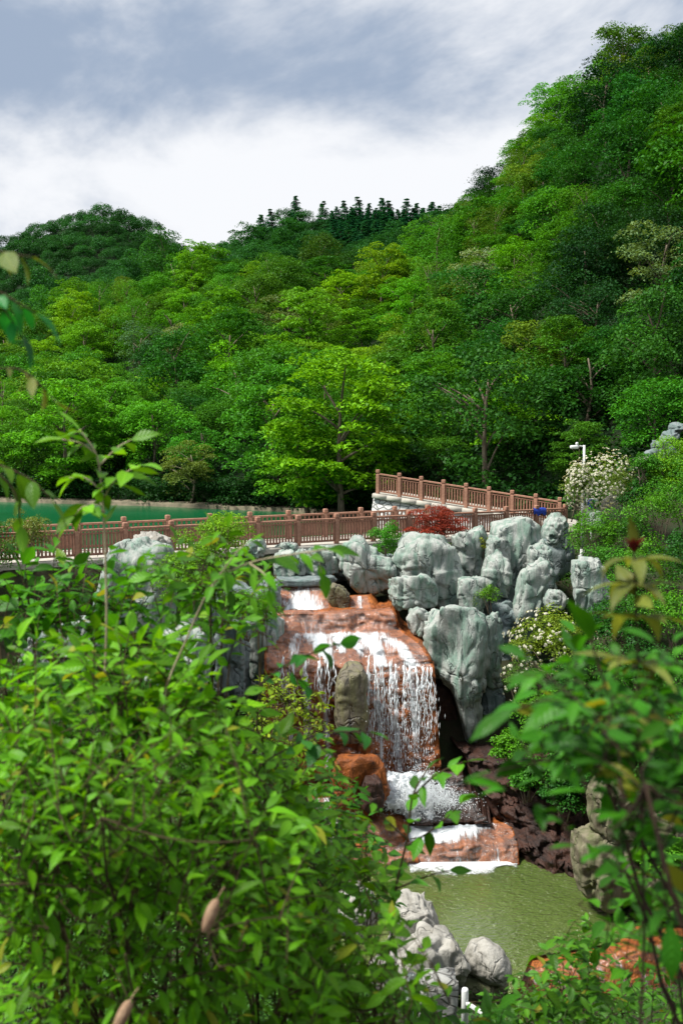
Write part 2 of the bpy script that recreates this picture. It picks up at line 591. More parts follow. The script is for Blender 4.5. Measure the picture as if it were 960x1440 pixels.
def ground_z(x, y):
    x, y = np.asarray(x, float), np.asarray(y, float)
    n = fbm(np.stack([x * .35, y * .35, x * 0], -1), 3, 3)
    zn = -1.75 - .5 * np.maximum(y, -1)                                  # the slope the camera stands on
    zc = np.interp(y, [0, 21, 23.5, 29.3, 31, 33, 36, 38, 40], [-3, -13.4, -13.9, -13.6, -12.4, -9.5, -7.2, -6.0, -5.2])
    zr = -3.6 - (41 - y) * .30
    zl = -5.2 - (38 - y) * .33
    xl = np.interp(y, [20, 24, 28, 31, 34, 38], [-1.0, .3, .6, -2.6, -3.0, -3.2])
    xr = np.interp(y, [20, 23, 26, 28, 31, 33.5, 36, 44], [16, 11, 7.4, 6.0, 6.0, 7.9, 8.6, 9.4])
    zb = np.where(x < (xl + xr) / 2, zl, zr)
    d = np.maximum(xl - x, x - xr)
    z = zc + (zb - zc) * sstep(d, 0.0, 2.6)
    z = np.maximum(z, np.where(y < 23, zn, -99))
    z = z + n * .28
    s = y - bridge_y(x)
    z = z + (np.where(True, DECK_Z - .12, 0) - z) * sstep(s, -1.5, -.3)
    lakeside = sstep(s, 3.2, 4.4) * (1 - sstep(x, 2.2, 3.4))
    z = z + (-7.5 - z) * lakeside
    return z


def grid_sheet(name, X, Y, Z, mat):
    h, w = X.shape
    mb = MB()
    k = np.arange(h * w).reshape(h, w)
    f = np.stack([k[:-1, :-1], k[:-1, 1:], k[1:, 1:], k[1:, :-1]], -1).reshape(-1, 4)
    mb.add(np.stack([X, Y, Z], -1).reshape(-1, 3), f)
    return mb.build(name, mat)


gx = np.concatenate([np.linspace(-220, -46, 14), np.arange(-45, 45, .5), np.linspace(46, 220, 14)])
gy = np.concatenate([np.linspace(-120, -7, 10), np.arange(-6, 78, .5), np.linspace(79, 140, 8)])
GX, GY = np.meshgrid(gx, gy)
tag(grid_sheet('ground', GX, GY, ground_z(GX, GY), M['soil']), kind='structure')

# ------------------------------------------------------------------ wooded hills round the lake
# by bearing (photo column): foot distance and height, main ridge, far ridge
HT = np.array([
    # px    y0   z0    y1   py1   y2   py2
    (-420, 92, -4.4, 215, 540, 330, 440),
    (-120, 84, -4.4, 208, 490, 335, 390),
    (0, 79, -4.4, 204, 468, 340, 362),
    (75, 77, -4.4, 203, 446, 340, 330),
    (150, 75, -4.4, 202, 428, 340, 315),
    (210, 74, -4.4, 200, 414, 338, 336),
    (270, 72, -4.4, 195, 400, 325, 385),
    (330, 70, -4.4, 190, 396, 300, 372),
    (400, 68, -4.4, 185, 402, 292, 328),
    (500, 64, -4.4, 176, 412, 292, 330),
    (580, 58, -4.2, 168, 392, 292, 334),
    (640, 54, -4.0, 160, 336, 290, 350),
    (720, 52, -3.9, 150, 256, 262, 330),
    (770, 51, -3.8, 146, 186, 250, 300),
    (850, 48, -3.4, 140, 118, 235, 240),
    (960, 45, -2.6, 134, 74, 225, 190),
    (1100, 44, -2.0, 130, 55, 220, 150),
    (1400, 42, -1.5, 124, 70, 210, 130)], float)


def hill(px, t):
    """t: 0 foot, 1 main ridge, 2 far ridge, 3 beyond"""
    px = np.asarray(px, float)
    c = [np.interp(px, HT[:, 0], HT[:, k]) for k in range(1, 7)]
    y0, z0, y1, p1, y2, p2 = c
    z1 = P(px, p1, y1)[..., 2]
    z2 = P(px, p2, y2)[..., 2]
    yv, zv = y1 + (y2 - y1) * .3, np.minimum(z1, z2) - 7
    Y = np.array([y0, y1, yv, y2, y2 + 90])
    Z = np.array([z0, z1, zv, z2, z2 - 45])
    K = np.array([0, 1, 1.3, 2, 3.0])
    t = np.broadcast_to(np.asarray(t, float), px.shape)
    i = np.clip(np.searchsorted(K, t, side='right') - 1, 0, 3)
    f = (t - K[i]) / (K[i + 1] - K[i])
    ii = np.arange(px.size).reshape(px.shape)
    Yf, Zf = Y.reshape(5, -1), Z.reshape(5, -1)
    y = (Yf[i.ravel(), ii.ravel()] * (1 - f.ravel()) + Yf[i.ravel() + 1, ii.ravel()] * f.ravel()).reshape(px.shape)
    z = (Zf[i.ravel(), ii.ravel()] * (1 - f.ravel()) + Zf[i.ravel() + 1, ii.ravel()] * f.ravel()).reshape(px.shape)
    x = (px - 480) / FPX * y * CT + 0 * y
    # gullies and spurs
    amp = sstep(t, 0.03, .35) * (1 - .6 * sstep(t, .8, 1.0))
    z = z + amp * 3.0 * fbm(np.stack([x * .035, y * .02, x * 0], -1), 11, 3)
    return np.stack([x, y, z], -1)


hp = np.linspace(-420, 1400, 150)
ht = np.concatenate([np.linspace(0, 1, 46), np.linspace(1.05, 3, 34)])
HPX, HTT = np.meshgrid(hp, ht)
HV = hill(HPX, HTT)
skirt = HV[:1].copy()
skirt[..., 2] = -9
skirt[..., 1] -= 1.2
HV = np.concatenate([skirt, HV])
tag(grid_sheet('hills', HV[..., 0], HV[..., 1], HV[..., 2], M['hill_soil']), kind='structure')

# ------------------------------------------------------------------ lake, its far bank, the pool
mb = MB()
xs = np.linspace(-75, 3.2, 40)
v = [(x, bridge_y(x) + 3.4 if x > -24 else bridge_y(-24) + 3.4, LAKE_Z) for x in xs] + [(x, 96.0, LAKE_Z) for x in xs]
mb.add(v, [(k, k + 1, 41 + k, 40 + k) for k in range(39)])
tag(mb.build('lake_water', M['lake']), kind='structure')

wall_px = np.linspace(-160, 560, 60)
foot = hill(wall_px, np.zeros(60))
mb = MB()
rows = []
for dy, z in ((-1.5, -6.5), (-1.45, -4.52), (-1.38, -4.48), (-.9, -4.46), (-.85, -4.40), (.6, -4.38), (.6, -6.5)):
    r = foot.copy()
    r[:, 1] += dy
    r[:, 2] = z
    r += fbm(r * np.array([.9, .9, 3]), 5, 3)[:, None] * np.array([0, .09, .05])
    rows.append(r)
R = np.stack(rows)
k = np.arange(R.shape[0] * 60).reshape(R.shape[0], 60)
mb.add(R.reshape(-1, 3), np.stack([k[:-1, :-1], k[:-1, 1:], k[1:, 1:], k[1:, :-1]], -1).reshape(-1, 4))
tag(mb.build('shore_wall', M['bank_stone'], origin=foot[30]), 'low tan stone edging along the far shore of the green lake', 'shore wall')

mb = MB()
px_, py_ = np.meshgrid(np.linspace(-1.5, 15, 34), np.linspace(0, 1, 16))
yf_ = np.interp(px_, [-1.5, 3.9, 4.3, 15], [20.4, 21.2, 22.9, 26.2])
py_ = yf_ + (29.6 - yf_) * py_
k = np.arange(px_.size).reshape(px_.shape)
mb.add(np.stack([px_, py_, np.full(px_.shape, POOL_Z)], -1).reshape(-1, 3), np.stack([k[:-1, :-1], k[:-1, 1:], k[1:, 1:], k[1:, :-1]], -1).reshape(-1, 4))
tag(mb.build('pool_water', M['pool']), kind='structure')
mb = MB()
mb.add([(4, 19.0, -13.35), (18, 19.0, -13.35), (18, 26.5, -13.35), (4, 22.6, -13.35)], [(0, 1, 2, 3)])
tag(mb.build('stream_water', M['pool']), kind='structure')

# ------------------------------------------------------------------ walkway over the dam and the rising lakeside path
mb = MB()
xs = np.linspace(-24, 12.5, 50)
prof = [(-.22, -5.3), (-.22, -4.32), (-.3, -4.3), (-.3, -4.14), (-.27, -4.1), (.0, -4.1), (3.3, -4.1), (3.57, -4.1), (3.6, -4.14), (3.6, -5.6)]
R = np.array([[(x, bridge_y(x) + s, z) for x in xs] for s, z in prof])
k = np.arange(R.shape[0] * 50).reshape(R.shape[0], 50)
mb.add(R.reshape(-1, 3), np.stack([k[:-1, :-1], k[:-1, 1:], k[1:, 1:], k[1:, :-1]], -1).reshape(-1, 4))
tag(mb.build('walkway', M['concrete'], smooth=False), kind='structure')
RAMP0, RAMP1 = P(531, 694, 50.0), P(786, 735, 47.0)
n = 14
tt = np.linspace(-0.02, 1.08, n)[:, None]
L0 = RAMP0 + (RAMP1 - RAMP0) * tt
perp = norm(np.cross(RAMP1 - RAMP0, [0, 0, 1.0]))
if perp[1] < 0:
    perp = -perp
mb = MB()
rows = [L0 - perp * .25 + [0, 0, -.2], L0 - perp * .25, L0 + perp * 2.8, L0 + perp * 2.8 + [0, 0, -.2]]
R = np.stack(rows)
k = np.arange(4 * n).reshape(4, n)
mb.add(R.reshape(-1, 3), np.stack([k[:-1, :-1], k[:-1, 1:], k[1:, 1:], k[1:, :-1]], -1).reshape(-1, 4))
mb.F.append(np.array([[0, n, 2 * n, 3 * n]]))
tag(mb.build('rising_path', M['concrete'], smooth=False), kind='structure')
# rubble retaining wall under the path: a battered face, a capping course and its lakeward end
mb = MB()
c0 = L0 - perp * .12 + [0, 0, -.2]
rows = []
for e, z in ((.55, None), (.3, .55), (.08, .12), (0, 0)):
    r = c0 - perp * e
    r[:, 2] = (-5.4 if z is None else c0[:, 2] - z * 1.0)
    rows.append(r)
b = c0 + perp * 2.7
rows.append(b)
b2 = b.copy()
b2[:, 2] = -5.4
rows.append(b2)
R = np.stack(rows)
R[:, 1:-1] += (fbm(R[:, 1:-1] * 2.5, 8, 3) * .04)[..., None]
m_ = len(rows)
k = np.arange(m_ * n).reshape(m_, n)
mb.add(R.reshape(-1, 3), np.stack([k[:-1, :-1], k[:-1, 1:], k[1:, 1:], k[1:, :-1]], -1).reshape(-1, 4))
mb.F.append(np.array([[q * n for q in range(m_)]]))
rw = thing('retaining_wall', 'white rubble stone wall holding up the rising lakeside path', 'wall', RAMP0)
mb.build('rubble_face', M['masonry'], rw, origin=RAMP0)
mb = MB()
for q in range(n - 1):
    beam(mb, L0[q] - perp * .3 + [0, 0, -.12], L0[q + 1] - perp * .3 + [0, 0, -.12], .2, .22)
mb.build('coping', M['concrete'], rw, origin=RAMP0)
# ------------------------------------------------------------------ trees
def clump_leaves(mb, centres, radii, per, leaf, flat, rng, updir=.8, aspect=.6, fill=.35, flower=0.0):
    k = len(centres)
    n = k * per
    ci = np.repeat(np.arange(k), per)
    u = norm(rng.normal(size=(n, 3)))
    u[:, 2] = np.abs(u[:, 2]) * np.where(rng.uniform(size=n) < .82, 1, -1)
    rr = np.where(rng.uniform(size=n) < fill, rng.uniform(.3, 1, n), rng.uniform(.82, 1.08, n))
    # ragged sprigs at the rim
    spr = (rng.uniform(size=n) < .12) * rng.uniform(0, .45, n)
    off = u * (rr + spr)[:, None] * radii[ci][:, None]
    off[:, 2] *= flat
    r2 = (off[:, 0] ** 2 + off[:, 1] ** 2) / radii[ci] ** 2
    off[:, 2] -= .22 * r2 * radii[ci]
    pos = centres[ci] + off
    nr = norm(u * (1 - updir) + np.array([0, 0, updir]) + rng.normal(0, .36, (n, 3)))
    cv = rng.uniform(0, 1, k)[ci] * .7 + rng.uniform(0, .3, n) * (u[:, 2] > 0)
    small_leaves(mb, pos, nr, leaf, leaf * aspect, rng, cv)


def make_tree(kind, seed):
    """crown and trunk meshes of one tree about 8 m tall, its foot at the origin"""
    rng = np.random.default_rng(seed)
    H, R = 8.0, 3.7
    cr, tr = MB(), MB()
    if kind == 'layered':                       # maple: flat sprays in storeys
        cen, rad = [], []
        for z in np.linspace(1.4, 7.7, 10):
            rz = R * (math.sin(PI * min(1, (z - .3) / 8.2)) ** .6) * 1.02
            for q in range(int(4 + rz * 2.2)):
                a = rng.uniform(0, 2 * PI)
                r = rz * math.sqrt(rng.uniform(.1, 1)) * rng.uniform(.85, 1.1)
                cen.append((r * math.cos(a), r * math.sin(a), z + rng.normal(0, .3) - r * .12))
                rad.append(rng.uniform(.65, 1.2))
        clump_leaves(cr, np.array(cen), np.array(rad), 95, .27, .26, rng, .9, .6)
    elif kind == 'conifer':
        cen, rad = [], []
        for z in np.linspace(.3, 7.9, 30):
            rz = 2.1 * (1 - z / 8.2) ** .9 + .06
            for q in range(max(3, int(rz * 5.5))):
                a = rng.uniform(0, 2 * PI)
                r = rz * rng.uniform(.35, 1.0)
                cen.append((r * math.cos(a), r * math.sin(a), z - r * .28 + rng.normal(0, .1)))
                rad.append(.2 + .26 * rz)
        clump_leaves(cr, np.array(cen), np.array(rad), 42, .26, .35, rng, .6, .4)
    else:
        nc, leaf, flat, upd, per = {'round': (34, .26, .42, .70, 210), 'dense': (44, .24, .46, .68, 165), 'loose': (30, .26, .38, .7, 135), 'feathery': (52, .25, .6, .52, 120)}[kind]
        cen, rad = [], []
        ph = rng.uniform(0, 9, 3)
        ex, ey = rng.uniform(.85, 1.2, 2)
        while len(cen) < nc:
            u = norm(rng.normal(size=3))
            if u[2] < -.8:
                continue
            lump = 1 + .26 * math.sin(3 * math.atan2(u[1], u[0]) + ph[0]) * (1 - abs(u[2])) + .2 * math.sin(5 * u[2] + 2 * math.atan2(u[1], u[0]) + ph[1])
            rr = rng.uniform(.72, 1.0) if rng.uniform() < .78 else rng.uniform(.3, .7)
            if rng.uniform() < .12:
                rr *= 1.22
            cen.append((u[0] * R * rr * lump * .86 * ex, u[1] * R * rr * lump * .86 * ey, 4.1 + u[2] * 3.5 * rr * (lump * .5 + .5)))
            rad.append(rng.uniform(.8, 1.75) * (1.0 if kind != 'loose' else .85))
        clump_leaves(cr, np.array(cen), np.array(rad), per, leaf, flat, rng, upd, .62 if kind != 'feathery' else .3)
    top = 7.2 if kind == 'conifer' else 5.8
    bend = rng.normal(0, .25, 2)
    z = np.linspace(-1.2, top, 8)
    tp = np.stack([bend[0] * np.sin(z * .5), bend[1] * np.sin(z * .43), z], 1)
    r0 = .17 if kind == 'conifer' else .2
    tube(tr, tp, r0 * (1 - .8 * (z + 1.2) / (top + 1.2)) + .015, 7)
    if kind != 'conifer':
        for q in range(9):
            c = np.array(cen[rng.integers(len(cen))]) * np.array([.92, .92, 1])
            zs = min(max(c[2] - rng.uniform(1.0, 2.2), .9), top - .5)
            p0 = np.array([np.interp(zs, z, tp[:, 0]), np.interp(zs, z, tp[:, 1]), zs])
            mid = (p0 + c) / 2 + [0, 0, .35]
            tube(tr, bez(p0, mid, c, 6), np.linspace(.085, .02, 6), 5)
    name = {'conifer': 'conifer'}.get(kind, 'tree')
    return cr, tr


PROTO = {}
for kind, seeds in (('round', (1, 2, 3, 13)), ('dense', (4, 5, 14)), ('loose', (6, 7)), ('layered', (8, 9, 15)), ('feathery', (10,)), ('conifer', (11, 12))):
    for s in seeds:
        cr, tr = make_tree(kind, s)
        PROTO.setdefault(kind, []).append((cr.mesh('crown', M['leaf_far']), tr.mesh('trunk', M['bark']), cr))

GREEN = {
    'bright': (.115, .29, .010), 'fresh': (.070, .235, .010), 'mid': (.040, .165, .011), 'deep': (.020, .105, .012),
    'dark': (.008, .046, .010), 'olive': (.072, .17, .014), 'bluish': (.010, .070, .026), 'silvery': (.13, .20, .10), 'blackish': (.006, .034, .010)}
WORD = {'bright': 'yellow-green', 'fresh': 'fresh green', 'mid': 'mid-green', 'deep': 'deep green', 'dark': 'dark green', 'olive': 'olive green', 'bluish': 'bluish green', 'silvery': 'pale silvery', 'blackish': 'shadowy dark green'}
SHAPE = {'round': 'rounded', 'dense': 'dense domed', 'loose': 'open-crowned', 'layered': 'layered', 'feathery': 'feathery', 'conifer': 'spire-shaped'}


def put_tree(kind, var, p, sc, rz, colour, label, group=None, name='hill_tree', cat='tree', hs=1.0):
    cm, tm, _ = PROTO[kind][var % len(PROTO[kind])]
    root = thing(name, label, cat, p, group)
    root.rotation_euler = (random.gauss(0, .04), random.gauss(0, .04), rz)
    wd = 1.45 if kind == 'conifer' else 1.0
    root.scale = (sc * wd, sc * wd, sc * hs)
    c = bpy.data.objects.new('crown', cm)
    t = bpy.data.objects.new('trunk', tm)
    for o in (c, t):
        COL.objects.link(o)
        o.parent = root
    c.color = (*colour, 1)
    return root


# landmark trees placed one by one: (photo column, tree-top row, slope position or distance)
rng = np.random.default_rng(21)
placed = []                                     # world position and crown radius


def on_hill(px, py_foot):
    """point of the slope seen at a photo position"""
    ts = np.linspace(0, 2.0, 400)
    v = hill(np.full(400, float(px)), ts)
    _, yy = to_px(v)
    k = np.argmax(yy <= py_foot) if (yy <= py_foot).any() else 0
    return v[k]


LAND = []                                       # landmarks for telling the other trees apart


def landmark(px, py, name):
    LAND.append((px, py, name))


p = P(480, 702, 60.0)
p[2] = -4.3
put_tree('layered', 0, p, 1.2, .6, (.12, .31, .010), 'bright yellow-green maple with tiered sprays leaning over the lake beside the rising path', name='lakeside_maple')
placed.append((*p, 3.6))
p = P(432, 712, 62.5)
p[2] = -4.4
put_tree('layered', 1, p, .85, 2.2, (.08, .25, .010), 'lower layered maple at the waterline tucked under the tall yellow-green maple', name='lakeside_maple')
placed.append((*p, 2.6))
p = P(268, 702, 71.0)
p[2] = -4.6
put_tree('loose', 0, p, .62, 1.0, (.10, .16, .03), 'small pale olive bushy tree hanging over the shore wall of the lake', name='shore_tree')
placed.append((*p, 2.0))
for px, py, kind, var, sc, col, lab in [
        (690, 452, 'loose', 1, .95, (.17, .25, .13), 'silver-leaved tree with whitish top standing out on the steep hillside'),
        (205, 548, 'loose', 0, 1.0, (.06, .15, .065), 'greyish tree with pale flecked leaves on the lower slope above the lake'),
        (405, 500, 'loose', 1, 1.05, (.09, .15, .045), 'tree dusted with pale blossom halfway up the slope above the lakeside maple'),
        (312, 525, 'layered', 1, 1.2, (.085, .26, .010), 'broad light green tree with billowing crown halfway up the slope above the lake'),
        (460, 500, 'feathery', 0, .95, (.075, .16, .010), 'soft feathery yellowish tree just above the top of the lakeside maple'),
        (452, 420, 'dense', 0, 1.35, (.035, .095, .012), 'tall olive tree with a darker base rising at the head of the valley'),
        (930, 452, 'loose', 0, .8, (.11, .19, .07), 'white-flowering tree at the steep hill where the frame ends')]:
    q = on_hill(px, py)
    put_tree(kind, var, q, sc, rng.uniform(0, 6), col, lab)
    placed.append((*q, 3.2 * sc))
landmark(470, 590, 'the yellow-green lakeside maple')
landmark(265, 665, 'the olive bush on the shore')
landmark(690, 400, 'the silver-leaved tree')
landmark(205, 505, 'the greyish flecked tree')
landmark(405, 455, 'the blossom-dusted tree')
landmark(312, 480, 'the billowing tree')
landmark(452, 360, 'the valley-head olive tree')
landmark(540, 300, 'the ridge conifers')
landmark(150, 300, 'the far domed peak')
landmark(40, 690, 'the far shore corner')
landmark(850, 80, 'the steep hill\'s skyline')
landmark(650, 690, 'the rising path')
landmark(930, 630, 'the stacked stone steps')
landmark(820, 650, 'the white lamp post')
landmark(620, 300, 'the skyline notch')
landmark(800, 300, 'the steep hill centre')
landmark(930, 410, 'the white-flowering tree')
landmark(600, 520, 'the dark gully')

# conifers along the far ridge
con = [(368, 308, 1.0), (383, 300, .7), (418, 282, .75), (455, 288, .95), (470, 304, .8), (484, 288, 1.05), (497, 300, .9), (503, 283, 1.2), (517, 292, 1.05), (528, 298, .95), (537, 284, 1.15), (548, 288, 1.2),
       (559, 300, .9), (571, 286, 1.15), (583, 292, 1.1), (592, 298, .9), (603, 289, 1.15), (613, 295, 1.0), (622, 302, .9), (508, 318, .9), (530, 322, .95), (556, 320, 1.0), (577, 322, .95), (600, 318, 1.0), (490, 324, .9)]
cr_ = np.random.default_rng(8)
con += [(cr_.uniform(462, 630), cr_.uniform(296, 328), cr_.uniform(.7, 1.1)) for _ in range(62)]
for k, (px, py, s) in enumerate(con):
    q = hill(np.array([float(px)]), np.array([1.97 if py < 301 else (1.92 if py < 312 else 1.84)]))[0]
    top = P(px, py - 6, q[1])[2]
    hgt = max(7.5, top - q[2])
    put_tree('conifer', k % 2, q, hgt / 8.0 * (1 if hgt > 7 else 1.0), rng.uniform(0, 6), (.012, .10, .042) if k % 3 else (.018, .115, .04),
             'dark bluish conifer in the row of spires along the far ridge' if px > 480 else 'lone dark conifer standing on the far skyline short of the row', 'conifers on the far ridge', 'ridge_conifer', 'conifer')

# the wooded slopes: every tree its own object
cand = []
while len(cand) < 26000:
    px = rng.uniform(-90, 1050)
    t = rng.uniform(0.0, 1.08)
    cand.append((px, t))
cand = np.array(cand)
CW = hill(cand[:, 0], cand[:, 1])
keepp = rng.uniform(size=len(CW)) < (CW[:, 1] / 215)
CW, cand = CW[keepp], cand[keepp]
first = np.argsort(CW[:, 1] + rng.uniform(0, 12, len(CW)))
spots = []
for i in first:
    x, y, z = CW[i]
    px, t = cand[i]
    steep = px > 590
    R = (rng.uniform(2.4, 4.0) if rng.uniform() < .8 else rng.uniform(4.0, 5.0)) * (1.0 if y > 85 else .93)
    if px > 540 and y < 60 and rng.uniform() < .3:
        R *= .7
    sep = R * (.95 if steep else 1.0)
    if t < .012 or (px < 800 and y < bridge_y(x) + 9.5 and x > 2):
        continue
    if 560 < px < 620 and t < .07:
        continue                                # the dark hollow above the path
    if all((x - a) ** 2 + (y - b) ** 2 > ((sep + c * .9) * .78) ** 2 for a, b, _, c in placed):
        placed.append((x, y, z, R))
        spots.append((px, t, x, y, z, R))
spots.sort(key=lambda s: s[3])


def zone_colour(px, t, x, y, z):
    n = float(fbm(np.array([x * .06, y * .045, 3.0]), 31, 2))
    r = rng.uniform()
    if px > 590:                                # the steep hill: darker and more olive upwards, fresh at its foot
        w = {'bright': .16, 'fresh': .26, 'mid': .26, 'deep': .14, 'olive': .10, 'dark': .08} if t < .45 else {'olive': .17, 'mid': .33, 'fresh': .12, 'deep': .22, 'dark': .16}
        if px > 830:
            w = {'mid': .25, 'deep': .33, 'dark': .27, 'olive': .15}
    else:
        w = {'bright': .16, 'fresh': .28, 'mid': .25, 'olive': .14, 'deep': .12, 'silvery': .02, 'bluish': .03}
        if t < .22:
            w = {'fresh': .25, 'mid': .35, 'deep': .25, 'dark': .1, 'bluish': .05}
    ks = list(w)
    cum = np.cumsum([w[k] for k in ks])
    return ks[int(np.searchsorted(cum, min(.999, max(0, r * .75 + .125 + n * .3)) * cum[-1]))]


def where(px, py, used, head):
    """tell a tree apart by where it grows"""
    o = sorted(LAND, key=lambda l: (l[0] - px) ** 2 + (l[1] - py) ** 2)
    for l in o:
        dx, dy = px - l[0], py - l[1]
        dist = math.hypot(dx, dy)
        far = 'close by' if dist < 45 else ('a little' if dist < 85 else ('some way' if dist < 140 else 'far'))
        v = 'uphill' if dy < -abs(dx) * .45 else ('downhill' if dy > abs(dx) * .45 else '')
        hside = '' if abs(dx) < abs(dy) * .45 else ('lakeward' if dx < 0 else 'gorgeward')
        dirn = ' and '.join(w for w in (v, hside) if w)
        lab = '%s %s %s of %s' % (head, far, dirn, l[2])
        if len(lab.replace('-', '').split()) > 16:
            continue
        if lab not in used:
            used.add(lab)
            return lab
    return None


used = set()
NIND = 268
seqw = ['', 'smaller ', 'broad ', 'tall ', 'slender ', 'full ']
n_ind = 0
far_mb = MB()
for k, (px, t, x, y, z, R) in enumerate(spots):
    ck = zone_colour(px, t, x, y, z)
    kind = {'bright': 'layered', 'fresh': ('layered', 'round', 'feathery')[k % 3], 'mid': ('round', 'dense', 'layered')[k % 3], 'deep': ('round', 'dense')[k % 2], 'dark': 'dense', 'olive': ('loose', 'round', 'feathery')[k % 3], 'bluish': 'dense', 'silvery': 'loose', 'blackish': 'dense'}[ck]
    base = np.array(GREEN[ck]) * rng.uniform(.72, 1.32) * np.array([rng.uniform(.8, 1.25), 1, rng.uniform(.8, 1.3)])
    sc = R / 3.5
    hs = rng.uniform(.82, 1.2)
    tpx, tpy = to_px(np.array([x, y, z + 4.5 * sc * hs]))
    if n_ind < NIND and -70 < tpx < 1030:
        size = 'small' if R < 2.9 else ('large' if R > 3.7 else 'medium')
        lab = where(tpx, tpy, used, '%s %s %s tree' % (size, SHAPE[kind], WORD[ck]))
        put_tree(kind, k, (x, y, z), sc, rng.uniform(0, 6.28), tuple(base), lab, 'trees covering the hills', hs=hs)
        n_ind += 1
    elif n_ind >= NIND:
        cr = PROTO[kind][k % len(PROTO[kind])][2]
        V = np.concatenate(cr.V).copy()
        a = rng.uniform(0, 6.28)
        V = np.stack([V[:, 0] * math.cos(a) - V[:, 1] * math.sin(a), V[:, 0] * math.sin(a) + V[:, 1] * math.cos(a), V[:, 2] * hs], 1) * sc + [x, y, z]
        far_mb.add(V, np.concatenate(cr.F), np.concatenate(cr.A))
print('hill trees', n_ind, 'of', len(spots))

# the far peak and the land behind the ridge, one wooded mass
fp = []
pl2 = []
for i in range(12000):
    px = rng.uniform(-80, 660)
    t = rng.uniform(1.35, 2.12)
    q = hill(np.array([px]), np.array([t]))[0]
    R = rng.uniform(2.2, 3.7) if not (px > 440 and t > 1.75) else rng.uniform(1.5, 2.0)
    if all((q[0] - a) ** 2 + (q[1] - b) ** 2 > ((R + c) * .72) ** 2 for a, b, c in pl2):
        pl2.append((q[0], q[1], R))
        fp.append((q, R))
lo = []
for s in (31, 32, 33):
    r2 = np.random.default_rng(s)
    mbq = MB()
    cen, rad = [], []
    for q in range(30):
        u = norm(r2.normal(size=3))
        u[2] = abs(u[2]) - .25
        cen.append((u[0] * 3.2, u[1] * 3.2, 4.2 + u[2] * 2.9))
        rad.append(r2.uniform(1.1, 1.7))
    clump_leaves(mbq, np.array(cen), np.array(rad), 64, .40, .75, r2, .6, .65)
    lo.append(mbq)
for k, (q, R) in enumerate(fp):
    b = lo[k % 3]
    V = np.concatenate(b.V).copy()
    a = rng.uniform(0, 6.28)
    s = R / 3.5
    V = np.stack([V[:, 0] * math.cos(a) - V[:, 1] * math.sin(a), V[:, 0] * math.sin(a) + V[:, 1] * math.cos(a), V[:, 2] * rng.uniform(.8, 1.15)], 1) * s + q
    A = np.concatenate(b.A).copy()
    A[:, 0] = np.clip(A[:, 0] * .5 + rng.uniform(-.6, .6), -.6, 1.3)
    far_mb.add(V, np.concatenate(b.F), A)
far_mb.build('far_woods', M['leaf_far'], color=(.020, .105, .022))
tag(bpy.data.objects['far_woods'], 'deep green woods covering the far peak and ridge behind', 'woods', kind='stuff')
print('far trees', len(fp))

# undergrowth between the trunks
mb = MB()
nb = 420
pxb = np.concatenate([rng.uniform(310, 545, 260), rng.uniform(-90, 310, 160)])
cb = hill(pxb, np.zeros(nb))
cb[:, 1] -= rng.uniform(-.2, 1.0, nb)
cb[:, 2] += rng.uniform(.1, 1.5, nb)
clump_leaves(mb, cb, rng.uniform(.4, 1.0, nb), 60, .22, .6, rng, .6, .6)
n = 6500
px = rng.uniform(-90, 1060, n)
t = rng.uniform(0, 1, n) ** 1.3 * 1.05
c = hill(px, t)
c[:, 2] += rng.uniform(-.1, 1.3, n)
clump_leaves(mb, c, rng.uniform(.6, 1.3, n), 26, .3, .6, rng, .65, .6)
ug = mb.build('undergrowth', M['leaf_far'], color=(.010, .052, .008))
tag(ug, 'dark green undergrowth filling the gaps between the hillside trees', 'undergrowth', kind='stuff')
# ------------------------------------------------------------------ timber-look railings
def post_mesh():
    mb = MB()
    box(mb, (0, 0, .48), (.17, .17, .98), 0, .012)
    box(mb, (0, 0, 1.005), (.12, .12, .07), 0, .01)
    box(mb, (0, 0, 1.12), (.185, .185, .17), 0, .025)
    return mb.mesh('post', M['wood'], smooth=False)


POST = post_mesh()


def railing(name, label, pts, fancy, upper_only=False):
    pts = np.asarray(pts, float)
    org = pts[0]
    root = thing(name, label, 'railing', org)
    for k in range(len(pts)):
        o = bpy.data.objects.new('post', POST)
        COL.objects.link(o)
        o.parent = root
        o.location = tuple(pts[k] - org)
        d = pts[min(k + 1, len(pts) - 1)] - pts[max(k - 1, 0)]
        o.rotation_euler = (0, 0, math.atan2(d[1], d[0]))
    for k in range(len(pts) - 1):
        a, b = pts[k], pts[k + 1]
        d = norm(b - a)
        a2, b2 = a + d * .075, b - d * .075
        L = np.linalg.norm(b2 - a2)
        mb = MB()
        beam(mb, a2 + [0, 0, .985], b2 + [0, 0, .985], .13, .085)
        mb.build('top_rail', M['wood'], root, origin=org, smooth=False)
        mb = MB()
        mid = .77 if fancy else .86
        beam(mb, a2 + [0, 0, mid], b2 + [0, 0, mid], .07, .06)
        beam(mb, a2 + [0, 0, .13], b2 + [0, 0, .13], .08, .08)
        n = max(3, int(round(L / .135)))
        for q in range(n):
            c = a2 + (b2 - a2) * ((q + .5) / n)
            box(mb, c + [0, 0, (.17 + mid - .03) / 2], (.07, .05, mid - .2), math.atan2(d[1], d[0]), .008)
        if fancy:                               # little scroll blocks in the open band under the handrail
            n2 = max(3, int(round(L / .2)))
            for q in range(n2):
                c = a2 + (b2 - a2) * ((q + .5) / n2)
                box(mb, c + [0, 0, .872], (.085, .045, .145), math.atan2(d[1], d[0]), .03)
        mb.build('baluster_panel', M['wood_dark'], root, origin=org, smooth=False)
    return root


def along(x0, x1, s, step, z):
    L = math.hypot(x1 - x0, .58 * (x1 - x0))
    n = int(round(L / step)) + 1
    x = np.linspace(x0, x1, n)
    return np.stack([x, bridge_y(x) + s, np.full(n, z)], 1)


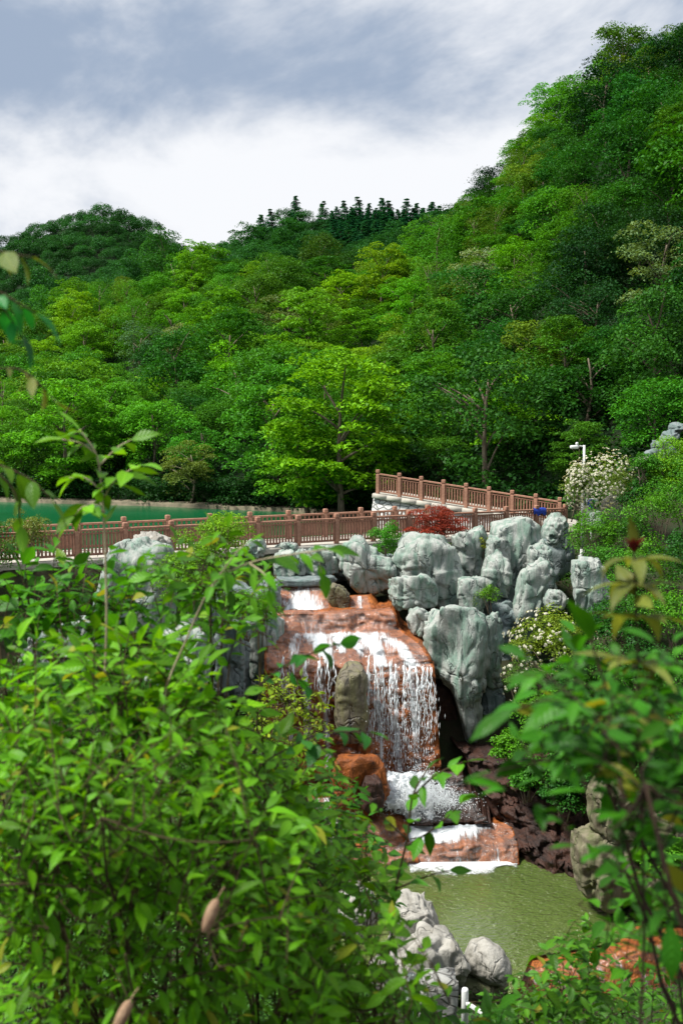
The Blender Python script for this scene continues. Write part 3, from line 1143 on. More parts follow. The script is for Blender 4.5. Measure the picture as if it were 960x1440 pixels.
near_pts = along(-15.2, 10.3, .12, 1.72, -4.1)
far_pts = along(-16.0, 3.9, 3.22, 1.72, -4.1)
railing('bridge_railing', 'red-brown timber railing along the waterfall side of the dam walkway', near_pts, False)
railing('bridge_railing', 'red-brown timber railing along the lake side of the dam walkway', far_pts, True)
n = 9
tt = np.linspace(0, 1.0, n)[:, None]
ramp_pts = RAMP0 + (RAMP1 - RAMP0) * tt
railing('path_railing', 'red-brown timber railing climbing along the rising path above the white stone wall', ramp_pts, False)

# blue cloth tied over the handrail near its upstream end
mb = MB()
c = P(762, 716, 44.4)
xs = np.linspace(-.32, .32, 12)
for side in (-1,):
    prof = [(.09, -.30), (.1, -.12), (.075, .05), (0, .08), (-.075, .05), (-.1, -.1), (-.09, -.22)]
    R = np.array([[(x, .58 * x + s - .02 + .02 * math.sin(x * 17 + z * 9), z + .02 * math.sin(x * 13) + (.05 * math.sin(x * 21) if abs(z) > .1 else 0)) for x in xs] for s, z in prof])
    k = np.arange(R.shape[0] * 12).reshape(-1, 12)
    mb.add(R.reshape(-1, 3) + [c[0], bridge_y(c[0]) + .12, -3.11 + .0], np.stack([k[:-1, :-1], k[:-1, 1:], k[1:, 1:], k[1:, :-1]], -1).reshape(-1, 4))
o = mb.build('blue_cloth', M['blue_cloth'], origin=c)
tag(o, 'blue cloth draped over the walkway handrail', 'cloth')

# white lamp post with a camera arm
b = P(819, 722, 41.0)
b[2] = float(ground_z(b[0], b[1])) - .05
topz = P(819, 626, 41.0)[2]
lp = thing('lamp_post', 'slim white post with a small camera head on a short arm beside the blossoming bush', 'lamp post', b)
h = topz - b[2]
mb = MB()
tube(mb, np.array([b, b + [0, 0, h * .8], b + [0, 0, h * .8 + .01], b + [0, 0, h]]), [.075, .07, .05, .05], 12)
mb.build('pole', M['white_paint'], lp, origin=b)
mb = MB()
tube(mb, np.array([b, b + [0, 0, .03], b + [0, 0, .035], b + [0, 0, .3]]), [.2, .2, .1, .085], 12)
mb.build('base_flange', M['white_paint'], lp, origin=b)
mb = MB()
tube(mb, np.array([b + [0, 0, h - .06], b + [-.22, 0, h - .03], b + [-.34, -.02, h - .04]]), .03, 8)
mb.build('arm', M['white_paint'], lp, origin=b)
mb = MB()
box(mb, b + [-.42, -.06, h - .08], (.34, .15, .15), .25, .03)
tube(mb, np.array([b + [-.3, -.02, h + .0], b + [-.3, -.02, h + .1], b + [-.3, -.02, h + .12]]), [.06, .06, .03], 8)
mb.build('camera_head', M['white_paint'], lp, origin=b)
mb = MB()
box(mb, b + [-.0, -.11, h * .42], (.2, .1, .32), 0, .02)
mb.build('junction_box', M['white_paint'], lp, origin=b)

# small blue sign on a white board behind the blossoming bush
b = P(831, 722, 42.2)
b[2] = float(ground_z(b[0], b[1]))
sz = P(831, 709, 42.2)[2]
sg = thing('notice_board', 'small white notice board with a round blue disc by the slim white post', 'sign', b)
mb = MB()
box(mb, (b[0], b[1], (b[2] + sz) / 2 - .2), (.06, .05, sz - b[2] - .1), 0, .01)
mb.build('post', M['white_paint'], sg, origin=b, smooth=False)
mb = MB()
box(mb, (b[0], b[1] - .06, sz - .14), (.52, .04, .78), 0, .01)
mb.build('board', M['white_paint'], sg, origin=b, smooth=False)
mb = MB()
an = np.arange(24) * 2 * PI / 24
r = .2
v = [(b[0] + r * math.cos(a), b[1] - .083, sz + .02 + r * math.sin(a)) for a in an] + [(b[0] + r * math.cos(a), b[1] - .1, sz + .02 + r * math.sin(a)) for a in an]
mb.add(v, [(k, (k + 1) % 24, 24 + (k + 1) % 24, 24 + k) for k in range(24)])
mb.F.append(np.array([list(range(24, 48))]))
mb.build('blue_disc', M['blue_sign'], sg, origin=b, smooth=False)

# handrail at the foot of the stone pier, close to the camera's slope
b0 = P(653, 1440, 15.0)
hz = P(653, 1390, 15.0)[2]
g = float(ground_z(b0[0], b0[1]))
b0[2] = g - .05
hr = thing('stair_handrail', 'white metal stair handrail beside the grey stone pier', 'handrail', b0)
mb = MB()
tube(mb, np.array([b0, [b0[0], b0[1], hz - .03], [b0[0], b0[1], hz]]), [.055, .055, .045], 14)
mb.build('post', M['white_paint'], hr, origin=b0)
mb = MB()
e = P(712, 1446, 14.3)
s = np.array([b0[0], b0[1], hz - .22])
beam(mb, s, e, .06, .05)
mb.build('sloping_rail', M['white_paint'], hr, origin=b0, smooth=False)
mb = MB()
e2 = P(716, 1420, 14.2)
tube(mb, np.array([[e2[0], e2[1], float(ground_z(e2[0], e2[1])) - .05], [e2[0], e2[1], e2[2] - .05], e2]), [.07, .06, .03], 12)
mb.build('post', M['white_paint'], hr, origin=b0)

# stone pier with a round glazed lamp
c = P(615, 1440, 15.6)
gz = float(ground_z(c[0], c[1]))
tz = P(615, 1372, 15.6)[2]
pr = thing('stone_pier', 'squared pier of grey mortared blocks at the waterside', 'stone pier', (c[0], c[1], gz))
mb = MB()
nz = 12
zz = np.linspace(gz - .3, tz, nz)
ring = []
for z in zz:
    q = []
    for k in range(24):
        sd, f = divmod(k, 6)
        f = f / 6 - .5
        x, y = [(f, -.5), (.5, f), (-f, .5), (-.5, -f)][sd]
        q.append((c[0] + x * .58, c[1] + y * .5, z))
    ring.append(q)
R = np.array(ring)
R[..., :2] += (.03 * vnoise(R * 7, 4))[..., None]
R[-1, :, 2] += .09 * vnoise(R[-1] * 9, 6)
k = np.arange(nz * 24).reshape(nz, 24)
kk = np.concatenate([k, k[:, :1]], 1)
mb.add(R.reshape(-1, 3), np.stack([kk[:-1, :-1], kk[:-1, 1:], kk[1:, 1:], kk[1:, :-1]], -1).reshape(-1, 4))
cap = (nz - 1) * 24
mb.add([R[-1].mean(0) + [0, 0, .05]], np.zeros((0, 3), int))
mb.F.append(np.array([(cap + q, cap + (q + 1) % 24, nz * 24) for q in range(24)]))
mb.build('shaft', M['masonry_grey'], pr, origin=(c[0], c[1], gz))
q = P(578, 1388, 15.0)
gl = thing('round_lamp', 'round glazed path lamp beside the grey stone pier', 'lamp', (q[0], q[1], float(ground_z(q[0], q[1]))))
mb = MB()
nu, nv = 20, 11
v = []
for j in range(nv):
    t = PI * j / (nv - 1)
    for k in range(nu):
        a = 2 * PI * k / nu
        v.append((q[0] + .12 * math.sin(t) * math.cos(a), q[1] + .1 * math.sin(t) * math.sin(a), q[2] + .24 * math.cos(t)))
kk = np.arange(nv * nu).reshape(nv, nu)
kk = np.concatenate([kk, kk[:, :1]], 1)
mb.add(v, np.stack([kk[:-1, :-1], kk[1:, :-1], kk[1:, 1:], kk[:-1, 1:]], -1).reshape(-1, 4))
mb.build('glass_globe', M['glass'], gl, origin=gl.location)
mb = MB()
tube(mb, np.array([gl.location, [q[0], q[1], q[2] - .25], [q[0], q[1], q[2] - .2]]), [.04, .035, .08], 10)
mb.build('stem', M['white_paint'], gl, origin=gl.location)
# ------------------------------------------------------------------ boulders
def resample(poly, n):
    q = np.asarray(poly, float)
    for wt in (.88, .86):                        # round the corners
        a, b = q, np.roll(q, -1, 0)
        q = np.stack([a * wt + b * (1 - wt), a * (1 - wt) + b * wt], 1).reshape(-1, 2)
    c = np.concatenate([q, q[:1]])
    s = np.concatenate([[0], np.cumsum(np.linalg.norm(np.diff(c, axis=0), axis=1))])
    t = np.linspace(0, s[-1], n, endpoint=False)
    return np.stack([np.interp(t, s, c[:, 0]), np.interp(t, s, c[:, 1])], 1)


def rock_mesh(poly, d, thick, seed, mat, name='boulder', expo=4.2, rough=1.0, lean=0.0, groove=1.0, n=124, m=20, cuts=13, sink=0.0):
    """a solid boulder: photo outline at distance d, given thickness, rounded front and back, chiselled facets and grooves"""
    r = np.random.default_rng(seed)
    q = resample(poly, n)
    q = q.mean(0) + (q - q.mean(0)) * 1.07
    W = P(q[:, 0], q[:, 1], d)
    c = W.mean(0)
    c2 = (W.max(0) + W.min(0)) / 2
    c = (c + c2) / 2
    ext = W.max(0) - W.min(0)
    size = min(ext[0], ext[2])
    ph = np.linspace(0, .24 * PI, m // 2)
    rc = np.linspace(math.cos(ph[-1]) ** (2 / expo), 0.02, m - m // 2 + 2)[1:]
    ph = np.concatenate([ph, np.arccos(rc ** (expo / 2))])
    phi = np.concatenate([-ph[::-1], ph[1:]])
    rr = np.abs(np.cos(phi)) ** (2 / expo)
    dd = np.sign(np.sin(phi)) * np.abs(np.sin(phi)) ** (2 / expo)
    rr[0] = rr[-1] = 0.02
    V = c[None, None] + (W - c)[None] * rr[:, None, None]
    V[..., 1] = d - dd[:, None] * thick * (1 + 0 * V[..., 1])
    V[..., 1] += lean * (V[..., 2] - c[2])
    # chiselled planes
    h = np.array([ext[0] / 2, thick, ext[2] / 2])
    for k in range(cuts):
        nv = norm(r.normal(size=3) * [1, 1, .28]) if k % 4 else norm(r.normal(size=3) * [.5, .6, 1])
        if nv[1] > .3:
            nv[1] *= -1
        if k % 4 == 0:
            nv[2] = abs(nv[2])
        sup = np.abs(nv * h).sum() * r.uniform(.68, .86)
        ov = ((V - c) @ nv) - sup
        V = V - np.maximum(ov, 0)[..., None] * nv * .92
    nrm = norm((V - c) / (h + 1e-6))
    L = max(size, .35)
    big = fbm(V / L * 1.5, seed, 3)
    sm = fbm(V / .28, seed + 5, 4)
    ver = vnoise(np.stack([V[..., 0] * 2.6, V[..., 1] * 2.6, V[..., 2] * .55], -1) + .5 * big[..., None], seed + 9)
    gr = np.exp(-(ver / .10) ** 2)
    step = np.abs(vnoise(np.stack([V[..., 0] * .8, V[..., 1] * .8, V[..., 2] * 1.9], -1) + .3 * big[..., None], seed + 3))
    cr2 = np.exp(-(step / .05) ** 2)
    disp = rough * (.06 * L * big + .02 * sm) - groove * (.085 * min(L, 1.2) * gr + .05 * min(L, 1.2) * cr2)
    col = vnoise(np.stack([V[..., 0] * 1.9, V[..., 1] * 1.9, V[..., 2] * .28], -1) + .35 * big[..., None], seed + 21)
    tier = vnoise(np.stack([V[..., 0] * .5, V[..., 1] * .5, V[..., 2] * 1.6], -1) + .25 * big[..., None], seed + 33)
    blk = np.tanh((col - .05) * 22) * .5 + np.tanh((col + .38) * 22) * .35 + np.tanh((tier - .1) * 22) * .35
    disp = disp + rough * groove * .105 * min(L, 1.3) * blk
    V = V + nrm * disp[..., None]
    mb = MB()
    k = np.arange(V.shape[0] * n).reshape(-1, n)
    kk = np.concatenate([k, k[:, :1]], 1)
    mb.add(V.reshape(-1, 3), np.stack([kk[:-1, :-1], kk[:-1, 1:], kk[1:, 1:], kk[1:, :-1]], -1).reshape(-1, 4))
    mb.F.append(np.array([list(range(n))]))
    mb.F.append(np.array([list(range(V.shape[0] * n - 1, (V.shape[0] - 1) * n - 1, -1))]))
    org = np.array([c[0], d, V[..., 2].min()])
    return mb.build(name, mat, origin=org)


def C1(pts):                                    # outline read in the crop of 300-820 x 640-1160
    return [(300 + .54167 * x, 640 + .54167 * y) for x, y in pts]


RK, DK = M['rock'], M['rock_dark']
rocks = [
    # label, outline, distance, thickness, material, options
    ('long smooth grey-green boulder with dark vertical run-off lines above the cascade', C1([(320, 262), (326, 228), (352, 213), (388, 220), (405, 250), (440, 262), (472, 290), (472, 345), (430, 357), (380, 353), (345, 322), (322, 292)]), 37.0, 1.0, RK, {}),
    ('broad sloping grey boulder with dark drips just below the red maple', C1([(462, 305), (480, 265), (505, 222), (540, 202), (592, 214), (625, 255), (642, 320), (648, 392), (600, 395), (560, 372), (540, 335), (500, 318), (470, 325)]), 37.0, 1.1, RK, {}),
    ('flat-topped pale boulder perched at the head of the main fall', C1([(455, 350), (462, 320), (490, 313), (545, 314), (570, 340), (574, 382), (520, 394), (478, 388)]), 34.8, .6, RK, {}),
    ('tallest green-stained pillar rock hanging beside the main fall', C1([(546, 400), (575, 374), (620, 380), (665, 402), (692, 440), (702, 520), (700, 640), (690, 752), (655, 748), (636, 660), (612, 590), (570, 565), (546, 530), (550, 460)]), 33.2, .95, RK, {'expo': 3.2}),
    ('small rounded green rock wedged beside the tallest pillar at the fall', C1([(507, 430), (515, 405), (535, 398), (552, 412), (556, 445), (545, 470), (520, 466)]), 33.9, .35, RK, {}),
    ('narrow greenish pillar close behind the tallest pillar rock', C1([(690, 440), (700, 412), (730, 410), (746, 440), (750, 510), (745, 590), (715, 596), (690, 560)]), 33.9, .6, RK, {}),
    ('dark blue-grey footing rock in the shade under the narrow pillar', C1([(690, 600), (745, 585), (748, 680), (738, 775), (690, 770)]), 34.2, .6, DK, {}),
    ('upright squarish grey rock directly behind the red maple', C1([(622, 205), (640, 190), (690, 192), (706, 225), (706, 280), (702, 335), (650, 330), (628, 290)]), 38.6, .8, RK, {'expo': 3.2}),
    ('low stepped block between the broad boulder and the twin pillars', C1([(640, 330), (660, 312), (700, 318), (700, 400), (676, 418), (640, 400)]), 35.9, .55, RK, {'expo': 3.4}),
    ('highest pointed grey rock in front of the walkway railing', C1([(714, 250), (735, 190), (760, 162), (780, 155), (812, 172), (832, 195), (836, 250), (806, 300), (795, 370), (765, 430), (735, 440), (716, 330)]), 38.2, 1.0, RK, {}),
    ('round-shouldered block at the flank of the highest pointed rock', C1([(706, 240), (715, 212), (745, 208), (768, 225), (770, 272), (745, 292), (710, 285)]), 37.4, .5, RK, {}),
    ('stout squared column rock standing before the highest pointed rock', C1([(702, 300), (712, 268), (745, 260), (770, 275), (772, 330), (762, 372), (725, 366), (706, 345)]), 36.6, .55, RK, {'expo': 3.2}),
    ('slim shaded rock face in the cleft below the stout column', C1([(715, 375), (760, 372), (770, 420), (750, 455), (720, 440)]), 36.4, .5, DK, {}),
    ('rounded middle rock stacked behind the forward pillar', C1([(806, 250), (818, 222), (850, 216), (872, 232), (886, 280), (884, 345), (850, 372), (815, 340)]), 37.2, .65, RK, {}),
    ('far standing stone with a notched top near the end of the railing', C1([(862, 215), (866, 178), (885, 158), (914, 165), (916, 215), (905, 270), (870, 276)]), 40.2, .65, RK, {'expo': 3.4}),
    ('forward grey pillar beside the dark cleft', C1([(782, 420), (792, 350), (800, 300), (822, 276), (852, 278), (868, 300), (874, 350), (860, 400), (820, 440)]), 35.6, .65, RK, {'expo': 3.0}),
    ('small pale rock at the foot of the forward pillar', C1([(858, 378), (870, 352), (895, 352), (918, 372), (900, 398), (868, 400)]), 34.4, .4, RK, {}),
    ('dim lower rock face down in the cleft', C1([(745, 420), (790, 405), (805, 450), (775, 500), (745, 520), (735, 470)]), 35.8, .5, DK, {}),
    ('tall weathered grey slab standing among the ivy', [(803, 832), (806, 790), (818, 776), (836, 782), (848, 806), (850, 850), (838, 872), (812, 868)], 33.5, .55, RK, {}),
    ('small mottled grey stone dividing the upper chute', C1([(298, 350), (310, 332), (335, 345), (354, 368), (345, 392), (312, 396), (300, 380)]), 35.4, .4, M['rock_moss'], {'groove': .4}),
    ('squat grey-green rock overhanging the upper chute', C1([(158, 262), (172, 246), (200, 246), (212, 270), (208, 318), (180, 326), (158, 312)]), 37.2, .5, RK, {}),
    ('narrow rock joined to the overhanging rock above the chute', C1([(206, 262), (222, 245), (240, 255), (246, 300), (236, 322), (210, 316)]), 37.4, .45, RK, {}),
    ('wide grey rock between the chute and the long smooth boulder', C1([(238, 262), (258, 238), (300, 240), (322, 262), (326, 300), (300, 312), (245, 310)]), 37.5, .6, RK, {}),
    ('flat dark lintel stone over the source of the cascade', C1([(150, 318), (215, 318), (300, 314), (318, 326), (300, 336), (160, 338)]), 36.6, .6, DK, {'groove': .3}),
    ('small pale rounded rock under the railing above the chute', C1([(84, 240), (98, 222), (120, 222), (132, 240), (124, 262), (90, 262)]), 37.6, .4, RK, {}),
    ('pale rock just under the railing beside the bright round bush', C1([(160, 240), (180, 228), (212, 232), (220, 248), (190, 258), (164, 254)]), 38.4, .4, RK, {}),
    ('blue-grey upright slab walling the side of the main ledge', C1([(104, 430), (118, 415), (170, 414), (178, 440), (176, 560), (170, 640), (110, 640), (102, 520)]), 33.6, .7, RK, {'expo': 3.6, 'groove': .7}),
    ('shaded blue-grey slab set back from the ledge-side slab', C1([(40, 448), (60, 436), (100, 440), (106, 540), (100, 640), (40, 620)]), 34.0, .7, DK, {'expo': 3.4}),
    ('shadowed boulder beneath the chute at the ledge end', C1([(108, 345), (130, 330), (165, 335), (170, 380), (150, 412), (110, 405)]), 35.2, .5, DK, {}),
    ('low flat-topped pale rock seen through the shrub leaves', [(225, 893), (232, 880), (262, 876), (296, 880), (304, 900), (302, 960), (262, 985), (228, 960)], 30.5, .9, RK, {}),
    ('dark upright slab rising behind the flat-topped pale rock', [(304, 880), (318, 862), (340, 866), (346, 910), (344, 985), (306, 985)], 32.2, .7, DK, {'expo': 3.2}),
    ('big pale sloping rock below the railing behind the tall shoot', [(140, 850), (150, 802), (172, 768), (205, 760), (232, 778), (240, 830), (235, 890), (150, 900)], 33.0, 1.0, RK, {}),
    ('whitish ledge rock under the railing behind the shrub', [(178, 776), (186, 752), (212, 748), (236, 762), (236, 786), (206, 796)], 34.2, .6, M['rock_pale'], {}),
    ('pale block at the water side hidden among dark shrub leaves', [(84, 920), (90, 880), (112, 868), (140, 876), (146, 930), (120, 960)], 31.0, .7, RK, {}),
    ('grey rock glimpsed low behind the dark shrub', [(28, 950), (36, 905), (62, 890), (86, 904), (90, 960), (60, 980)], 31.0, .8, RK, {}),
    ('light grey rock with a flat face behind the lowest shrub leaves', [(196, 985), (205, 955), (240, 950), (272, 964), (276, 1010), (236, 1024)], 29.6, .8, RK, {}),
    ('rust-stained pale rock low at the foot of the ledge-side slab', [(215, 1040), (228, 1004), (262, 998), (282, 1016), (280, 1062), (240, 1070)], 29.0, .7, M['rock_pale'], {}),
    ('mossy black-and-tan pillar splitting the main fall', C1([(318, 620), (326, 575), (348, 545), (378, 545), (394, 580), (396, 660), (388, 735), (345, 735), (322, 690)]), 31.1, .6, M['rock_moss'], {'groove': .5}),
    ('rusty boulder wetted by spray at the foot of the fall', [(468, 1092), (478, 1066), (510, 1060), (534, 1072), (542, 1104), (535, 1134), (496, 1146), (470, 1128)], 29.6, .8, M['rock_rust'], {'groove': .6, 'expo': 4.5}),
    ('dark brown cube-like stone beside the splashing white water', [(506, 1110), (512, 1092), (530, 1090), (540, 1104), (540, 1130), (524, 1140), (508, 1134)], 28.9, .35, M['rock_brown'], {'groove': .5, 'expo': 4.5}),
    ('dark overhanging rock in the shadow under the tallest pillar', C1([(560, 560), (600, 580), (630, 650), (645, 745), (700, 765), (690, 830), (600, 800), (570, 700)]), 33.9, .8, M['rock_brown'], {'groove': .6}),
    ('tan upright boulder with a light cap stone among the large leaves', [(832, 1150), (838, 1110), (856, 1092), (876, 1098), (886, 1128), (882, 1168), (850, 1176)], 25.2, .6, M['rock_tan'], {}),
    ('big tan cracked boulder over the shaded pool corner', [(812, 1220), (818, 1178), (846, 1160), (884, 1172), (902, 1210), (886, 1250), (850, 1262), (820, 1248)], 25.4, .9, M['rock_tan'], {}),
    ('tan cracked boulder farthest downstream on the bank', [(888, 1262), (896, 1226), (930, 1208), (975, 1222), (985, 1270), (950, 1288), (905, 1282)], 25.0, .8, M['rock_tan'], {}),
    ('mossy tan stone higher on the bank behind the dark branches', [(905, 1180), (915, 1142), (948, 1128), (985, 1150), (985, 1206), (930, 1212)], 26.0, .8, M['rock_tan'], {}),
    ('thin pale cap stone resting on the tan upright boulder', [(840, 1096), (846, 1088), (862, 1086), (870, 1092), (862, 1099), (846, 1100)], 25.0, .2, M['rock_pale'], {'groove': .2}),
    ('whitish angular boulder at the near pool edge above the handrail', [(656, 1350), (664, 1332), (684, 1326), (706, 1338), (714, 1360), (702, 1378), (676, 1376), (660, 1366)], 19.2, .45, M['rock_pale'], {'groove': .3, 'expo': 2.2}),
    ('shaded grey base rock under the whitish angular boulder', [(650, 1380), (662, 1362), (704, 1366), (712, 1392), (700, 1440), (655, 1440)], 19.5, .6, M['rock_tan'], {}),
    ('pale sloping rock slab at the near edge of the pool', [(556, 1290), (566, 1270), (590, 1266), (608, 1284), (616, 1310), (604, 1336), (570, 1340), (556, 1320)], 20.4, .7, M['rock_pale'], {}),
    ('pale jagged rock below the sloping slab at the near pool edge', [(570, 1340), (590, 1314), (626, 1318), (648, 1350), (646, 1400), (600, 1408), (574, 1380)], 19.0, .7, M['rock_pale'], {}),
    ('tan rock half hidden by leaves beside the sloping slab', [(466, 1300), (476, 1270), (502, 1258), (526, 1270), (530, 1308), (496, 1322)], 21.5, .7, M['rock_pale'], {}),
    ('broken grey stone at the foot of the near pool rocks', [(520, 1360), (540, 1340), (572, 1350), (580, 1390), (552, 1410), (524, 1396)], 18.6, .5, M['rock_pale'], {}),
]
rocks += [
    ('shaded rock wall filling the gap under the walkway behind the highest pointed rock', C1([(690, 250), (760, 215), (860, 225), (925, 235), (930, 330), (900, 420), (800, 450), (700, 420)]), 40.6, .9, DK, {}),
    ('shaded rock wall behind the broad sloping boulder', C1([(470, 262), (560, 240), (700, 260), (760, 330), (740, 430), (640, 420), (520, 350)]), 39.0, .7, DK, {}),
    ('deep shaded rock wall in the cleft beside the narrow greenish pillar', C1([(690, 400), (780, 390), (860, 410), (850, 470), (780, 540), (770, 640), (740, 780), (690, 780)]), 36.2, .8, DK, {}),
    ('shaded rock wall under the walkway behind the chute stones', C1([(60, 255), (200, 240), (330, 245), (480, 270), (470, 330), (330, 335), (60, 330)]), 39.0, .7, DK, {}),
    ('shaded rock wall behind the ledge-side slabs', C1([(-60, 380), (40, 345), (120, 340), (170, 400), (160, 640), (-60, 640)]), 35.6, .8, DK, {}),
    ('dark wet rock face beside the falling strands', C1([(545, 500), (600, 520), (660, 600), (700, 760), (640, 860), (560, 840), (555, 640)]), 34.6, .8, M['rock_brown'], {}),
]
for k, (lab, poly, d, th, mat, op) in enumerate(rocks):
    tag(rock_mesh(poly, d, th, 100 + k * 7, mat, **op), lab, 'rock', 'rocks round the waterfall')

# rough stone steps climbing the bank where the frame ends
st = [(905, 652, 40), (918, 640, 40.6), (930, 626, 41.2), (942, 614, 41.8), (952, 602, 42.4), (922, 655, 40.3), (940, 636, 41)]
slab = ['lowest', 'second', 'third', 'fourth', 'topmost', 'pale lower', 'darker middle']
for k, (x, y, d) in enumerate(st):
    w = 8 + (k * 5) % 6
    tag(rock_mesh([(x - w, y + 5), (x - w + 3, y - 6), (x, y - 8), (x + w - 2, y - 7), (x + w, y + 4), (x + 3, y + 8)], d, .5, 700 + k, M['rock_dark'] if k not in (0, 5) else M['rock_pale'], 'step_stone', groove=1.2, rough=1.8, expo=3.0, n=48, m=8),
        '%s rough slab of the stacked stone steps on the wooded bank' % slab[k], 'stone step', 'stacked stone steps')
# grey stones under the blossoming bush by the lamp post
tag(rock_mesh([(846, 725), (848, 704), (862, 696), (872, 704), (872, 730), (858, 736)], 40.5, .35, 801, M['rock_pale'], groove=.3), 'white weathered stone behind the blossoming bush', 'rock', 'rocks round the waterfall')
tag(rock_mesh([(822, 738), (826, 722), (842, 718), (848, 730), (844, 744)], 39.8, .3, 802, M['rock'], groove=.3), 'small green-grey stone at the foot of the slim white post', 'rock', 'rocks round the waterfall')
# ------------------------------------------------------------------ the cascade
def loft(rows, nu, nv, back=2.6, noise_amp=.12, seed=1, seg=.5):
    """rows of (px_left, py_left, d_left, px_right, py_right, d_right) -> nv x nu grid of points plus flow length"""
    A = np.array([P(r[0], r[1], r[2]) for r in rows])
    B = np.array([P(r[3], r[4], r[5]) for r in rows])
    u = np.linspace(0, 1, nu)
    C = A[:, None] * (1 - u)[None, :, None] + B[:, None] * u[None, :, None]
    mid = C[:, nu // 2]
    s = np.concatenate([[0], np.cumsum(np.linalg.norm(np.diff(mid, axis=0), axis=1))])
    t = np.linspace(0, s[-1], nv)
    # every row must stay a crease: soften only slightly
    G = np.stack([np.stack([np.interp(t, s, C[:, k, c]) for c in range(3)], -1) for k in range(nu)], 1)
    G[1:-1] = G[1:-1] * .6 + .2 * (G[:-2] + G[2:])
    n1 = fbm(G * np.array([1.1, 1.1, 1.1]), seed, 4)
    n2 = np.round(2.2 * vnoise(G * np.array([.9, .9, 2.6]), seed + 4)) / 2.2
    G[..., 1] -= noise_amp * n1 + noise_amp * .9 * n2
    G[..., 2] += noise_amp * .45 * n1
    fine = fbm(G * np.array([3.2, 3.2, 5.5]), seed + 9, 4)
    crag = np.abs(vnoise(G * np.array([1.8, 1.8, 3.4]), seed + 12))
    G[..., 1] -= noise_amp * (.30 * fine - .55 * np.exp(-(crag / .08) ** 2))
    G[..., 2] += noise_amp * .12 * fine
    return G, t


def solid(mb, G, back, drop=0.0):
    nv, nu = G.shape[:2]
    l = G[:, :1] + [-.15, back, -drop]
    r = G[:, -1:] + [.15, back, -drop]
    H = np.concatenate([l, G, r], 1)
    top = H[:1] + [0, back * .6, -.1]
    bot = H[-1:] + [0, back * .8, -.6]
    H = np.concatenate([top, H, bot], 0)
    k = np.arange(H.shape[0] * H.shape[1]).reshape(H.shape[:2])
    mb.add(H.reshape(-1, 3), np.stack([k[:-1, :-1], k[1:, :-1], k[1:, 1:], k[:-1, 1:]], -1).reshape(-1, 4))


def film(mb, G, t, foam, c0, c1, r0, r1, off=.05, chop=0.0):
    """water sheet over part of a lofted rock; foam(u, v) gives whiteness 0..1"""
    nv, nu = G.shape[:2]
    S = G[r0:r1, c0:c1].copy()
    S += np.array([0, -off, off * .7])
    S += (fbm(S * np.array([5, 5, 2.5]), 77, 2) * .022)[..., None] * np.array([0, -1, .6])
    if chop:
        S += (chop * np.abs(fbm(S * np.array([3.2, 3.2, 3.2]), 91, 4)))[..., None] * np.array([0, -.8, .8])
    h, w = S.shape[:2]
    st = np.zeros((h, w, 3))
    st[..., 0] = S[..., 0]
    st[..., 1] = t[r0:r1, None]
    uu = np.broadcast_to(np.linspace(0, 1, nu)[c0:c1][None], (h, w))
    vv = np.broadcast_to(np.linspace(0, 1, nv)[r0:r1][:, None], (h, w))
    st[..., 2] = foam(uu, vv)
    ue = np.linspace(0, 1, w)[None] + .05 * vnoise(S * np.array([2.0, 2.0, 2.0]), 55)
    ve = np.linspace(0, 1, h)[:, None] + .08 * vnoise(S * np.array([3.0, 3.0, 3.0]), 56)
    st[..., 2] -= 1.3 * (1 - sstep(np.minimum(ue, 1 - ue), 0.0, .10)) + 1.3 * (1 - sstep(np.minimum(ve + .1, 1 - ve), 0.0, .09))
    k = np.arange(h * w).reshape(h, w)
    mb.add(S.reshape(-1, 3), np.stack([k[:-1, :-1], k[1:, :-1], k[1:, 1:], k[:-1, 1:]], -1).reshape(-1, 4), None, st.reshape(-1, 3))


def spindles(mb, c, L, r, tilt=None):
    """elongated water drops: six-vertex spindles"""
    n = len(c)
    L = np.broadcast_to(L, (n,))
    r = np.broadcast_to(r, (n,))
    d = np.tile([0, 0, 1.0], (n, 1)) if tilt is None else norm(tilt)
    s = norm(np.cross(d, [.3, 1, .1]))
    b = np.cross(d, s)
    e, f = d * L[:, None] / 2, r[:, None]
    v = np.stack([c - e, c + s * f - e * .15, c + b * f - e * .15, c - s * f - e * .15, c - b * f - e * .15, c + e], 1)
    q = np.array([(0, 2, 1), (0, 3, 2), (0, 4, 3), (0, 1, 4), (5, 1, 2), (5, 2, 3), (5, 3, 4), (5, 4, 1)])
    F = (np.arange(n)[:, None, None] * 6 + q[None]).reshape(-1, 3)
    mb.add(v.reshape(-1, 3), F)


rw = np.random.default_rng(5)
fall = thing('waterfall', 'white water running in veils and beaded strands over rusty ledges into the green pool', 'waterfall', P(520, 1090, 31))

# upper chute
G, t = loft([(384, 812, 37.0, 464, 812, 37.0), (386, 820, 36.4, 464, 820, 36.4), (386, 842, 35.6, 468, 840, 35.6), (384, 859, 34.95, 472, 857, 34.95), (384, 866, 34.9, 472, 864, 34.9)], 40, 40, noise_amp=.09, seed=3)
mb = MB()
solid(mb, G, 1.5)
tag(mb.build('chute_rock', M['rock_orange'], origin=G[-1, 0]), 'orange-stained rock slope carrying the uppermost short chute', 'rock ledge', 'rocks round the waterfall')
mb = MB()
film(mb, G, t, lambda u, v: np.clip(.30 + .6 * v - 1.3 * np.abs(u - .42) ** 1.5, 0, 1), 3, 36, 2, 40)
mb.build('chute_water', M['foam_chute'], fall, origin=fall.location)
